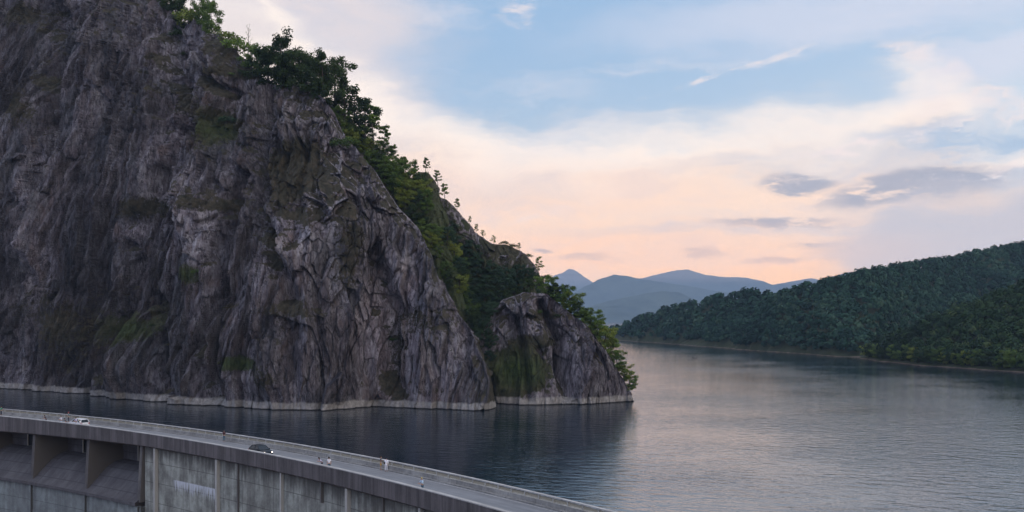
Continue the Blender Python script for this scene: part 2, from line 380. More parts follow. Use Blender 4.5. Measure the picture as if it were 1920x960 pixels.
    for (x0, y0, ax, ay, h) in blobs:
        D = D+h*np.exp(-((px-x0)/ax)**2-((py-y0)/ay)**2)
    D = D*fade*edge
    if rock: D = D*(.5+.5*sst(Z, 0, 16))
    PP[..., 0] += nx*D; PP[..., 1] += ny*D
    rn = (fbm(X/9, Y/9, X*0, 4)-.5)*(7 if rock else 0)*amp
    PP[..., 2] += np.where(Z > 0, rn*np.exp(-((PP[..., 2]-rz[None])/14)**2)*edge, 0)
    # shading attributes
    du = np.gradient(PP, axis=1); dv = np.gradient(PP, axis=0); N = np.cross(du, dv); N /= np.linalg.norm(N, axis=-1, keepdims=True)+1e-9
    up = N[..., 2]*np.sign(np.where(np.abs(N[..., 2]) > 0, -N[..., 1], 1)+1e-9)
    up[nf:] = np.abs(N[nf:, :, 2])
    def smooth2(a, r):
        ker = np.ones(2*r+1)/(2*r+1)
        cs = np.cumsum(np.pad(a, ((r+1, r), (0, 0)), mode='edge'), 0); a = (cs[2*r+1:]-cs[:-2*r-1])/(2*r+1)
        cs = np.cumsum(np.pad(a, ((0, 0), (r+1, r)), mode='edge'), 1); return (cs[:, 2*r+1:]-cs[:, :-2*r-1])/(2*r+1)
    ups = smooth2(up, 3)
    ms = sst(ups, .25, .65)*.75+(fbm(X/26, Y/26, Z/26, 4)-.53)*1.0
    for (x0, y0, ax, ay, h) in moss: ms = ms+1.5*h*np.exp(-((px-x0)/ax)**2-((py-y0)/ay)**2)
    ms[nf+2:] = .9
    ge = np.zeros_like(ms)
    for (x0, y0, ax, ay, h) in green: ge = ge+h*np.exp(-((px-x0)/ax)**2-((py-y0)/ay)**2)
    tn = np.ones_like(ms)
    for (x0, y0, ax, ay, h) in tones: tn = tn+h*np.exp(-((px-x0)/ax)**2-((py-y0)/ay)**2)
    o = npmesh(name, PP.reshape(-1, 3), gridq(nr, nu), material, not rock)
    if rock:
        seam = np.clip(np.maximum(crack*.9, crackb*.55), 0, 1)
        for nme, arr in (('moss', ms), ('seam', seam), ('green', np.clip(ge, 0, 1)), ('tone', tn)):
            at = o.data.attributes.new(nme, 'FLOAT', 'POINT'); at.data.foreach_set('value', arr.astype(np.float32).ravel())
    o['kind'] = 'structure'
    M = Mass(); M.o = o; M.P = PP; M.nf = nf; M.up = ups
    M.px = 960+F*PP[..., 0]/PP[..., 1]; M.py = HY+F*(CZ-PP[..., 2])/PP[..., 1]; M.rpx = M.px[nf-1]; M.N = N
    return M

wl_ = [(-400, 700), (0, 729), (150, 740), (300, 752), (450, 764), (570, 769), (640, 767), (700, 764), (800, 767), (885, 771)]
def wy(px): return float(np.interp(px, [a for a, _ in wl_], [b for _, b in wl_]))
m1 = []
for bx, rx, ry, le in [(-420, -380, -110, .42), (-200, -160, -120, .42), (0, 30, -105, .42), (150, 175, -80, .44), (260, 290, -40, .44), (300, 322, 8, .45), (322, 335, 55, .45), (345, 352, 50, .45), (368, 366, 34, .45), (392, 384, 58, .44), (420, 412, 60, .44), (455, 445, 88, .44), (490, 475, 125, .42), (515, 500, 155, .42), (550, 550, 158, .42), (585, 600, 178, .42), (620, 632, 215, .40), (650, 655, 262, .38), (685, 692, 312, .36), (720, 740, 375, .34), (755, 785, 428, .32), (785, 812, 478, .3), (808, 836, 540, .28), (828, 860, 590, .26), (845, 884, 632, .24), (860, 902, 672, .22), (873, 914, 712, .2), (886, 912, 745, .2), (893, 905, 765, .2)]:
    m1.append((bx, CZ*F/(wy(bx)-HY), rx, ry, le))
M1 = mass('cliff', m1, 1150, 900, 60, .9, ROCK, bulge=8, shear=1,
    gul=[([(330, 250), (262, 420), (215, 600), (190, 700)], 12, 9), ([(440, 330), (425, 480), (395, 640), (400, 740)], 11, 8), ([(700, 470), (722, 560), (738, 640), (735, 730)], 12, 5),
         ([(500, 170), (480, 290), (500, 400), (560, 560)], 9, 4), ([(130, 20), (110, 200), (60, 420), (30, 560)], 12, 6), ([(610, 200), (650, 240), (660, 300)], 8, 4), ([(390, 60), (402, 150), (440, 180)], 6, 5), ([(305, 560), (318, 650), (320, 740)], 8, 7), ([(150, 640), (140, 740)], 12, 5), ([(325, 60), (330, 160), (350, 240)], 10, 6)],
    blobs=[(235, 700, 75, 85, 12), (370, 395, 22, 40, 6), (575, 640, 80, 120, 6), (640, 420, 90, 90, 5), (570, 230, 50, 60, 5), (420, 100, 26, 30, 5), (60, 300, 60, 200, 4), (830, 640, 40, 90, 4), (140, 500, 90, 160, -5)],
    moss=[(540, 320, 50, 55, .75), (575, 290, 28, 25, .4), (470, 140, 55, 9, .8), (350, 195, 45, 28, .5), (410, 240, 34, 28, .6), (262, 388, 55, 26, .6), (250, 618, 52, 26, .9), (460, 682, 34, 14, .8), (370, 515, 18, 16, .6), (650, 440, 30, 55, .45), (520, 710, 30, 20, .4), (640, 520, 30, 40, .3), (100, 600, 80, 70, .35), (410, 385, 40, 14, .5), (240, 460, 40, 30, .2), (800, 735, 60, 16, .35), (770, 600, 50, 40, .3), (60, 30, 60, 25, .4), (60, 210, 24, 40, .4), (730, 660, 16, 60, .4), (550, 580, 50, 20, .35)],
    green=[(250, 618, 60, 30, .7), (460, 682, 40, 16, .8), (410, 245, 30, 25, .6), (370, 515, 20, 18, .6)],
    tones=[(760, 500, 190, 260, .4), (600, 260, 150, 150, .12), (120, 570, 200, 220, -.6), (330, 640, 150, 130, -.18), (60, 440, 30, 110, .8), (100, 120, 230, 220, -.34), (120, 570, 26, 34, .7), (240, 440, 16, 18, 1.2)])  # dark left zones put shade and vignetting into the stone colour

m2 = [(540, 458, 520, 180, .35), (560, 458, 560, 172, .35), (600, 458, 600, 182, .35), (640, 458, 640, 208, .35), (680, 458, 682, 250, .35), (720, 459, 722, 290, .35), (745, 460, 752, 322, .34), (765, 460, 772, 336, .33), (790, 463, 784, 322, .31), (812, 470, 803, 326, .3), (840, 479, 832, 362, .3), (870, 488, 862, 401, .3), (900, 492, 896, 441, .3), (930, 494, 922, 456, .3), (955, 496, 950, 460, .3), (985, 499, 985, 476, .3), (1010, 502, 1004, 500, .3), (1035, 504, 1020, 526, .3), (1060, 506, 1048, 566, .3), (1090, 509, 1085, 612, .3), (1130, 514, 1120, 660, .3), (1150, 516, 1150, 740, .3)]
M2 = mass('crag', m2, 620, 420, 50, .6, ROCK, back=(.3, .95), bulge=5,
    gul=[([(830, 365), (850, 430), (860, 500)], 8, 5), ([(890, 440), (905, 480)], 6, 3)],
    moss=[(760, 400, 60, 120, .8), (900, 540, 110, 40, .9), (950, 465, 40, 6, .3), (860, 600, 60, 120, .9)], green=[(800, 450, 90, 120, .6), (900, 560, 140, 60, .5)], tones=[(850, 400, 80, 90, .05)])
m3 = [(880, 442, 884, 700, .35), (898, 440, 896, 655, .38), (915, 437, 910, 612, .4), (932, 434, 926, 578, .4), (950, 432, 945, 562, .4), (985, 430, 984, 549, .4), (1018, 430, 1026, 552, .4), (1045, 431, 1048, 568, .4), (1075, 433, 1075, 592, .38), (1105, 436, 1105, 620, .36), (1130, 439, 1134, 656, .34), (1152, 442, 1158, 690, .32), (1168, 445, 1172, 716, .3), (1180, 448, 1183, 740, .3), (1187, 450, 1188, 755, .3)]
M3 = mass('promontory', m3, 600, 420, 50, .75, ROCK, back=(-.1, .99), bulge=6,
    gul=[([(1010, 570), (1050, 640), (1065, 745)], 7, 5), ([(970, 600), (985, 690), (990, 750)], 6, 3), ([(895, 700), (905, 760)], 8, 5)], blobs=[(1110, 690, 40, 50, 3), (940, 620, 18, 40, 2)],
    moss=[(965, 690, 55, 36, 1.3), (935, 725, 40, 20, .7), (1000, 640, 60, 14, .5), (1020, 592, 34, 9, .7), (980, 720, 40, 16, .6)], green=[(965, 695, 60, 38, 1.0)], tones=[(1120, 650, 90, 100, .05), (960, 650, 60, 80, -.15)])

# ------------------------------------------------------------------ hills with forest
def dd(y): return CZ*F/(y-HY)
def hill(name, ctrl, nu=220, nv=70, amp=10, material=SOIL, bulge=6):
    M = mass(name, ctrl, nu, nv, 25, amp, material, back=(0, 1), backslope=.45, bulge=bulge, rock=False); return M
H3 = hill('near_hill', [(1612, dd(672), 1618, 668, 2.), (1640, dd(676), 1650, 654, 2.2), (1690, dd(681), 1690, 640, 2.3), (1740, dd(686), 1735, 618, 2.3), (1800, dd(690), 1790, 596, 2.3), (1860, dd(694), 1850, 578, 2.3), (1930, dd(699), 1925, 550, 2.2), (2050, dd(707), 2050, 505, 2.1), (2250, dd(715), 2250, 470, 2)], amp=14)
H2 = hill('wooded_hill', [(1275, dd(646), 1285, 641, 2.), (1300, dd(648), 1318, 624, 2), (1350, dd(652), 1372, 600, 2), (1400, dd(656), 1420, 582, 2), (1450, dd(660), 1462, 562, 2), (1520, dd(664), 1510, 548, 2), (1570, dd(668), 1560, 535, 2), (1620, 960, 1622, 523, 2), (1700, 1080, 1685, 509, 2), (1780, 1180, 1762, 497, 2), (1850, 1260, 1845, 478, 2), (1930, 1330, 1922, 464, 1.9), (2100, 1400, 2100, 430, 1.8), (2350, 1450, 2350, 400, 1.8)], nu=300, amp=14, bulge=14)
H1 = hill('far_wooded_hill', [(1120, dd(634), 1130, 628, 2.), (1150, dd(637), 1165, 621, 2), (1200, dd(641), 1210, 602, 2), (1250, dd(644), 1255, 588, 2), (1300, dd(647), 1300, 578, 2), (1350, dd(650), 1350, 566, 2), (1400, dd(652), 1405, 556, 2), (1450, dd(654), 1440, 562, 2), (1500, dd(655), 1500, 580, 2), (1600, dd(656), 1600, 600, 2)], nu=260, amp=10, bulge=8)
def far(name, d, pts, amp=60, le=2.2):
    c = [(px, d, px, py, le) for px, py in pts]
    M = mass(name, c, 260, 60, 20, amp, FARM, back=(0, 1), backslope=.5, bulge=20, rock=False)
    return M
def farr(name, d, pts, le=2.0, amp=230):
    pts2 = []
    for i in range(len(pts)-1):
        for k in range(6):
            f = k/6; px = pts[i][0]*(1-f)+pts[i+1][0]*f; py = pts[i][1]*(1-f)+pts[i+1][1]*f
            pts2.append((px, py+random.uniform(-.7, .7)))
    pts2.append(pts[-1]); return far(name, d, pts2, amp, le)
farr('mountain', 21000, [(930, 560), (1000, 545), (1028, 524), (1040, 516), (1055, 512), (1066, 504), (1078, 507), (1092, 517), (1118, 533), (1150, 550), (1200, 570)])
farr('mountain', 18700, [(1080, 575), (1130, 545), (1200, 522), (1240, 513), (1268, 507), (1292, 505), (1318, 514), (1345, 519), (1400, 521), (1428, 527), (1450, 534), (1490, 527), (1520, 522), (1550, 528), (1600, 550)])
farr('mountain', 14500, [(1000, 600), (1050, 565), (1090, 541), (1120, 525), (1150, 515), (1172, 517), (1200, 524), (1250, 530), (1300, 538), (1360, 548), (1420, 560), (1480, 575)])
farr('mountain', 11000, [(1000, 610), (1060, 590), (1110, 573), (1150, 562), (1200, 552), (1240, 546), (1275, 548), (1300, 560), (1340, 580), (1400, 605)], amp=160)
farr('mountain', 13000, [(1380, 575), (1440, 555), (1480, 543), (1530, 527), (1560, 518), (1590, 511), (1612, 508), (1650, 515), (1720, 530), (1900, 560)], amp=160)

# ------------------------------------------------------------------ water, valley floor, banks
CX, CY, RR = -291.44, -86.88, 345.25      # centre and radius of the dam's downstream parapet
def water_mat():
    m, tt, b = mat('lake_water')
    o = tt.node('ShaderNodeTexCoord').outputs['Object']
    b.inputs['Base Color'].default_value = (.001, .015, .027, 1); b.inputs['Roughness'].default_value = .08
    b.inputs['IOR'].default_value = 1.85; b.inputs['Specular IOR Level'].default_value = .5
    rot = tt.node('ShaderNodeMapping'); rot.inputs['Rotation'].default_value = (0, 0, R_(25)); tt.put(rot.inputs[0], o); ov = rot.outputs[0]
    patch = tt.noise(o, .012, 3)
    h = tt.m('ADD', tt.m('MULTIPLY', tt.noise(tt.mul(ov, (.55, 1, 1)), .33, 4, .55), 1.5), tt.m('MULTIPLY', tt.noise(tt.mul(ov, (.8, 1, 1)), 1.7, 2, .6), .12))
    h = tt.m('MULTIPLY', h, tt.m('MULTIPLY_ADD', tt.ss(patch, .3, .7), .75, .5))
    bump(tt, b, h, .20, 1.0)
    return m
WATER = water_mat()
nth = 260; th = np.linspace(R_(-75), R_(150), nth); rad = RR+np.r_[8.0, 30, 80, 160, 300, 600, 1200, 2500, 5000, 22000]
V = np.array([[(CX+r*math.cos(a), CY+r*math.sin(a), 0) for a in th] for r in rad])
o = npmesh('lake_water', V.reshape(-1, 3), gridq(len(rad), nth)[:, ::-1], WATER, False); o['kind'] = 'structure'
o = meshobj('ground', [(-22900, -900, -80), (22900, -900, -80), (22900, 22900, -80), (-22900, 22900, -80)], [(0, 1, 2, 3)], SOIL); o['kind'] = 'structure'
# the bank the photographer stands on
gx, gy = np.meshgrid(np.linspace(-30, 260, 60), np.linspace(-160, 75, 50)); dist = np.hypot(gx*.9, gy*1.0)
gz = 33.2-np.clip(dist-3, 0, None)*.42+(fbm(gx/12, gy/12, gx*0, 4)-.5)*np.clip(dist/10, 0, 3)
gz = np.where(gy > 0, np.minimum(gz, 32.5-.3*gy), gz)
o = npmesh('bank', np.stack([gx, gy, gz], -1).reshape(-1, 3), gridq(50, 60), SOIL); o['kind'] = 'structure'

# ------------------------------------------------------------------ dam
def A(theta, r, z): return (CX+r*math.cos(theta), CY+r*math.sin(theta), z)
def theta_px(px, r=RR):
    k = (px-960)/F; a = 1+k*k; b = -2*(CX*k+CY); c = CX*CX+CY*CY-r*r
    Y = (-b+math.sqrt(b*b-4*a*c))/(2*a); return math.atan2(Y-CY, k*Y-CX)
def arc_strip(prof, t0, t1, n, closed=True, name='x', material=None, parent=None, zoff=None, caps=True):
    """sweep a profile of (radius offset, z) along the arc between two angles; writes a UV map in metres"""
    k = len(prof); V = []; 
    for i in range(n+1):
        a = t0+(t1-t0)*i/n
        for (dr, z) in prof: V.append(A(a, RR+dr, z+(zoff(a, dr, z) if zoff else 0)))
    Fc = []; uv = []
    dist = np.r_[0, np.cumsum([math.hypot(prof[(j+1) % k][0]-prof[j][0], prof[(j+1) % k][1]-prof[j][1]) for j in range(k)])]
    for i in range(n):
        for j in range(k if closed else k-1):
            j2 = (j+1) % k; Fc.append((i*k+j, (i+1)*k+j, (i+1)*k+j2, i*k+j2))
            s0 = RR*(t0+(t1-t0)*i/n); s1 = RR*(t0+(t1-t0)*(i+1)/n)
            vertical = abs(prof[j][0]-prof[j2][0]) < .6*abs(prof[j][1]-prof[j2][1])
            za, zb = (prof[j][1], prof[j2][1]) if vertical else (50+prof[j][0], 50+prof[j2][0])
            uv += [(s0, za), (s1, za), (s1, zb), (s0, zb)]
    if closed and caps:
        Fc.append(tuple(range(k))[::-1]); Fc.append(tuple(n*k+j for j in range(k))); uv += [(0, 0)]*(2*k)
    ob = meshobj(name, V, Fc, material, parent)
    ul = ob.data.uv_layers.new(name='UVMap'); ul.data.foreach_set('uv', np.array(uv, np.float32).ravel())
    bm = bmesh.new(); bm.from_mesh(ob.data); bmesh.ops.recalc_face_normals(bm, faces=bm.faces); bm.to_mesh(ob.data); bm.free()
    return ob
S = lambda px, r=RR: RR*theta_px(px, r)          # arc metres at a photo column
def concrete(name, base, dark, streak=.7, joints=True, eff=False, stain_top=None, vj=2.6, hj=3.2, light=None):
    m, tt, b = mat(name)
    uvn = tt.node('ShaderNodeUVMap', uv_map='UVMap').outputs[0]; s_, z_ = tt.sep(uvn)[0:2]
    o = tt.xyz(s_, z_, 0)
    v = tt.xyz(s_, tt.m('MULTIPLY', z_, .10), 0)
    st_ = tt.noise(v, .8, 5, .62); st2 = tt.noise(v, 2.6, 4, .6)
    blot = tt.noise(o, .35, 7, .66)
    f = tt.m('ADD', tt.m('MULTIPLY', st_, streak), tt.m('MULTIPLY', blot, 1-streak))
    c = tt.ramp(f, [(.34, dark), (.47, tuple((a+b_)/2 for a, b_ in zip(base, dark))), (.56, base), (.72, light or tuple(min(1, a*1.35) for a in base))])
    c = tt.mix(tt.m('MULTIPLY', tt.ss(st2, .56, .7), .3), c, tuple(d*.8 for d in dark))
    c = tt.mix(tt.m('MULTIPLY', tt.ss(tt.noise(tt.xyz(s_, tt.m('MULTIPLY', z_, .05), 5.), .28, 3), .5, .62), .45), c, tuple(d*1.1 for d in dark))
    c = tt.mix(tt.m('MULTIPLY', tt.ss(tt.noise(o, 3, 5, .7), .5, .7), .2), c, tuple(min(1, a*1.5) for a in base))
    if stain_top is not None:
        q = tt.m('ADD', z_, tt.m('MULTIPLY', tt.m('SUBTRACT', tt.noise(v, 1.1, 5, .65), .5), 9.))
        c = tt.mix(tt.m('MULTIPLY', tt.ss(q, stain_top-1.2, stain_top+1.6), .85), c, tuple(d*.75 for d in dark))
    if joints:
        for coord, per, wdt in ((s_, vj, .07), (z_, hj, .07)):
            fr = tt.m('ABSOLUTE', tt.m('SUBTRACT', tt.m('FRACT', tt.m('DIVIDE', coord, per)), .5))
            jn = tt.ss(fr, .5-wdt/per*1.2, .5)
            c = tt.mix(tt.m('MULTIPLY', jn, .75), c, tuple(d*.6 for d in dark))
    if eff:
        sa, sb = sorted((S(404), S(312)))
        ins = tt.m('MULTIPLY', tt.ss(s_, sa, sa+.8), tt.ss(s_, sb, sb-1.5))
        run = tt.m('ADD', z_, tt.m('MULTIPLY', tt.noise(tt.xyz(s_, tt.m('MULTIPLY', z_, .12), 3.), 2.6, 4, .7), 6.5))
        e = tt.m('MULTIPLY', tt.ss(z_, 10.45, 10.3), tt.m('MULTIPLY', ins, tt.ss(run, 12.0, 13.6)))
        c = tt.mix(tt.m('MULTIPLY', e, .85), c, (.62, .64, .68))
    tt.put(b.inputs['Base Color'], c); b.inputs['Roughness'].default_value = .9
    bump(tt, b, tt.m('ADD', blot, tt.m('MULTIPLY', tt.noise(o, 6, 4), .3)), .12, .6)
    return m
C_WALL = concrete('wall_concrete', (.36, .37, .32), (.10, .094, .084), .40, True, True, 13.2, vj=8.6, hj=3.1, light=(.50, .51, .47))
C_LOW = concrete('lower_wall_concrete', (.24, .27, .26), (.11, .115, .115), .35, True, False, 5.6, vj=9.2, hj=2.6)
C_FASCIA = concrete('fascia_concrete', (.135, .12, .12), (.055, .05, .05), .8, True, vj=2.45, hj=40)
C_CHUTE = concrete('chute_concrete', (.11, .105, .11), (.06, .055, .06), .35, True, vj=40, hj=1.5)
C_PIER = concrete('pier_concrete', (.15, .14, .13), (.05, .046, .05), .5, False)
C_RAIL = concrete('parapet_concrete', (.36, .35, .33), (.17, .165, .16), .4, True, vj=4.95, hj=30)
C_CAP = concrete('cap_concrete', (.46, .45, .43), (.28, .27, .26), .4, False)
C_PALE = concrete('pale_concrete', (.50, .49, .45), (.30, .29, .26), .4, False)
DARK = simple('dark_void', (.01, .011, .012), 1)

T0, T1 = theta_px(-200), R_(14)
TS = theta_px(262)                              # where the spillway bays end and the plain wall begins
dam = empty('dam', A(theta_px(500), RR, 0), label='long curved concrete arch dam with three spillway bays at its left end', cat='dam')
def P_(o_): 
    o_.parent = dam; o_.matrix_parent_inverse = Matrix.Translation(-Vector(dam.location)); return o_
def deepen(a, dr, z): return 0
P_(arc_strip([(.9, 14.9), (.9, -79.5), (8.2, -79.5), (8.2, 15.7), (.9, 15.7)], TS, T1, 120, name='downstream_wall', material=C_WALL))
fz = lambda a, dr, z: (-.75*float(np.clip((a-theta_px(260))/(theta_px(0)-theta_px(260)), 0, 1.2)) if z < 16 else 0)
P_(arc_strip([(0, 16.93), (0, 15.02), (.35, 14.8), (.9, 14.8), (.9, 15.8), (.42, 15.8), (.42, 16.93)], T0, T1, 160, name='crest_fascia', material=C_FASCIA, zoff=fz))
P_(arc_strip([(-.05, 16.934), (.47, 16.934), (.47, 17.04), (-.05, 17.04)], T0, T1, 160, name='parapet_cap', material=C_CAP))
P_(arc_strip([(.42, 15.75), (8.4, 15.75), (8.4, 15.96), (.42, 15.96)], T0, T1, 160, name='crest_deck', material=C_RAIL))
# spillway: inner wall with gate openings, chutes, lip and lower wall
P_(arc_strip([(7.02, 10.6), (7.02, -79), (8.2, -79), (8.2, 10.6)], TS, T0, 60, name='spillway_sill', material=C_CHUTE))
piers = [-150, -44, 57, 158, 257]
for a0, a1 in zip(piers[:-1], piers[1:]):
    ta, tb = theta_px(a0), theta_px(a1)
    prof = [(7.0, 10.7), (6.2, 10.65), (5.2, 10.35), (4.0, 9.7), (2.8, 8.7), (1.6, 7.5), (.7, 6.6), (-.1, 6.0), (-.35, 5.85), (-.35, 5.35), (.3, 5.2), (7.0, 5.2)]
    P_(arc_strip(prof, ta, tb, 12, name='spillway_chute', material=C_CHUTE))
    # solid head wall beside the gate: opening only at the right hand 60 percent of the bay
    P_(arc_strip([(6.95, 10.72), (7.6, 10.72), (7.6, 15.7), (6.95, 15.7)], ta, ta+(tb-ta)*.3, 4, name='head_wall', material=C_CHUTE))
    P_(arc_strip([(6.95, 14.3), (7.6, 14.3), (7.6, 15.7), (6.95, 15.7)], ta+(tb-ta)*.3, tb, 6, name='lintel', material=C_CHUTE))
STEEL = simple('gate_steel', (.012, .013, .015), .6)
JAMB = simple('jamb_concrete', (.34, .32, .28), .9)
for a0, a1 in zip(piers[:-1], piers[1:]):
    ta, tb = theta_px(a0), theta_px(a1); t_ = ta+(tb-ta)*.3
    P_(arc_strip([(7.1, 10.74), (7.4, 10.74), (7.4, 14.28), (7.1, 14.28)], t_, tb, 6, name='gate', material=STEEL))
    P_(arc_strip([(6.8, 10.75), (6.94, 10.75), (6.94, 14.6), (6.8, 14.6)], t_-.3/RR, t_, 1, name='gate_jamb', material=JAMB))
for p in piers:
    tp = theta_px(p); hw = .42/RR
    P_(arc_strip([(.75, 15.0), (.25, 5.9), (8.0, 5.9), (8.0, 15.72), (.95, 15.72)], tp-hw, tp+hw, 1, name='pier', material=C_PIER))
    P_(arc_strip([(-.2, 5.3), (-.2, -30), (.6, -30), (.6, 5.3)], tp-hw*1.1, tp+hw*.5, 1, name='buttress', material=C_LOW))
P_(arc_strip([(.15, 5.3), (.15, -79), (6.8, -79), (6.8, 5.19), (.31, 5.19)], TS, T0, 60, name='lower_wall', material=C_LOW))
for p, wd, zb, dp in ((285, .5, -20, .55), (400, .55, -20, .5), (437, .22, -20, .25), (519, .35, -20, .4), (594, .3, 12.2, .4), (643, .55, -20, .5), (708, .25, -20, .3), (779, .45, -20, .45), (850, .3, -20, .4), (925, .5, -20, .5)):
    tp = theta_px(p); hw = wd/2/RR
    P_(arc_strip([(.9-dp, 14.78), (.9-dp, zb), (.898, zb), (.898, 14.78)], tp-hw, tp+hw, 1, name='pilaster', material=C_PALE if wd > .3 else C_PIER))

# road
def asphalt():
    m, tt, b = mat('asphalt'); o = tt.node('ShaderNodeTexCoord').outputs['Object']
    uvn = tt.node('ShaderNodeUVMap', uv_map='UVMap').outputs[0]; s_, r_ = tt.sep(uvn)[0:2]
    f = tt.m('ADD', tt.m('MULTIPLY', tt.noise(tt.xyz(tt.m('MULTIPLY', s_, .06), r_, 0), 1.3, 5), .6), tt.m('MULTIPLY', tt.noise(o, .5, 6, .6), .4))
    c = tt.ramp(f, [(.35, (.15, .155, .165)), (.65, (.24, .245, .255))])
    tt.put(b.inputs['Base Color'], c); b.inputs['Roughness'].default_value = .72; return m
rd_ = arc_strip([(.43, 15.975), (7.85, 15.975), (7.85, 16.0), (.43, 16.0)], T0, T1, 160, name='road', material=asphalt()); rd_['kind'] = 'structure'
LINE = concrete('road_paint', (.55, .55, .53), (.3, .3, .3), .4, False)
# painted edge line stays in the road object's family as a setting sheet of its own
wk_ = arc_strip([(.425, 16.0), (1.3, 16.0), (1.3, 16.18), (.425, 16.18)], T0, T1, 160, name='walkway', material=C_RAIL); wk_['kind'] = 'structure'
for rr_, ww in ((1.5, .12), (7.1, .13)):
    ln = arc_strip([(rr_, 16.002), (rr_+ww, 16.002), (rr_+ww, 16.006), (rr_, 16.006)], T0, T1, 160, name='road_marking', material=LINE); ln['kind'] = 'structure'
kb = arc_strip([(7.5, 16.0), (7.84, 16.0), (7.84, 16.13), (7.5, 16.13)], T0, T1, 160, name='kerb', material=C_RAIL); kb['kind'] = 'structure'

# lakeside railing
RB = 7.85
rail = empty('railing', A(theta_px(500), RR+RB, 16), label='long pale concrete and metal railing along the lake side of the dam road', cat='railing')
def PR(o_): o_.parent = rail; o_.matrix_parent_inverse = Matrix.Translation(-Vector(rail.location)); return o_
PR(arc_strip([(RB, 15.97), (RB+.5, 15.97), (RB+.45, 16.55), (RB+.05, 16.55)], T0, T1, 160, name='base_wall', material=C_RAIL))
PR(arc_strip([(RB+.02, 16.55), (RB+.48, 16.55), (RB+.48, 16.61), (RB+.02, 16.61)], T0, T1, 160, name='bottom_rail', material=C_PALE))
PR(arc_strip([(RB+.06, 17.06), (RB+.46, 17.06), (RB+.46, 17.18), (RB+.06, 17.18)], T0, T1, 160, name='top_rail', material=C_CAP))
TAN = simple('tan_metal', (.36, .32, .24), .6)
PR(arc_strip([(RB+.2, 16.70), (RB+.3, 16.70), (RB+.3, 16.95), (RB+.2, 16.95)], T0, T1, 160, name='middle_rail', material=TAN))
tt0 = theta_px(-20, RR+RB); np_ = 78
for i in range(np_):
    a = tt0-i*2.5/(RR+RB); hw = .09/RR
    PR(arc_strip([(RB+.1, 16.61), (RB+.36, 16.61), (RB+.36, 17.06), (RB+.1, 17.06)], a-hw, a+hw, 1, name='post', material=C_PALE))

# ------------------------------------------------------------------ trees
def leaf_mat(name, dark, light, trans=.15):
    m, tt, b = mat(name); o = tt.node('ShaderNodeTexCoord').outputs['Object']; oi = tt.node('ShaderNodeObjectInfo').outputs['Random']
    g = tt.node('ShaderNodeNewGeometry').outputs['Random Per Island']
    n = tt.noise(o, .45, 4, .6)
    f = tt.m('ADD', tt.m('MULTIPLY', n, .55), tt.m('ADD', tt.m('MULTIPLY', g, .25), tt.m('MULTIPLY', oi, .3)))
    c = tt.ramp(f, [(.3, dark), (.75, light)])
    tt.put(b.inputs['Base Color'], c); b.inputs['Roughness'].default_value = .75; b.inputs['Specular IOR Level'].default_value = .2
    tr = tt.node('ShaderNodeBsdfTranslucent'); tt.put(tr.inputs[0], tt.scale(c, 1.1)); mxs = tt.node('ShaderNodeMixShader'); mxs.inputs[0].default_value = trans
    out = m.node_tree.nodes['Material Output']; tt.l.new(b.outputs[0], mxs.inputs[1]); tt.l.new(tr.outputs[0], mxs.inputs[2]); tt.l.new(mxs.outputs[0], out.inputs[0])
    return m
BARK = simple('bark', (.07, .055, .045), .95); PALEBARK = simple('pale_bark', (.20, .18, .16), .9)
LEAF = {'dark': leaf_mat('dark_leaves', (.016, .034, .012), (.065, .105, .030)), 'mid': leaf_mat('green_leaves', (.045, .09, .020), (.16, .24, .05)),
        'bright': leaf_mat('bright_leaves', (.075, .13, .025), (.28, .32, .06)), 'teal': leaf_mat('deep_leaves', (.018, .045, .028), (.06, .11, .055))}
def leaf_quads(cent, size, n, r, squash=.8, shell=.55):
    """n small faces scattered through a lump of foliage"""
    d = rng.normal(size=(n, 3)); d /= np.linalg.norm(d, axis=1, keepdims=True)
    rr_ = r*(shell+(1-shell)*rng.random(n))**.7; p = cent+d*rr_[:, None]*np.array([1, 1, squash])
    a = rng.normal(size=(n, 3)); a /= np.linalg.norm(a, axis=1, keepdims=True); b = np.cross(a, d+rng.normal(size=(n, 3))*.7); b /= np.linalg.norm(b, axis=1, keepdims=True)+1e-9
    s = size*(.6+.8*rng.random(n))[:, None]
    return np.stack([p-a*s-b*s*.6, p+a*s*.3-b*s, p+a*s+b*s*.5, p-a*s*.2+b*s], 1)
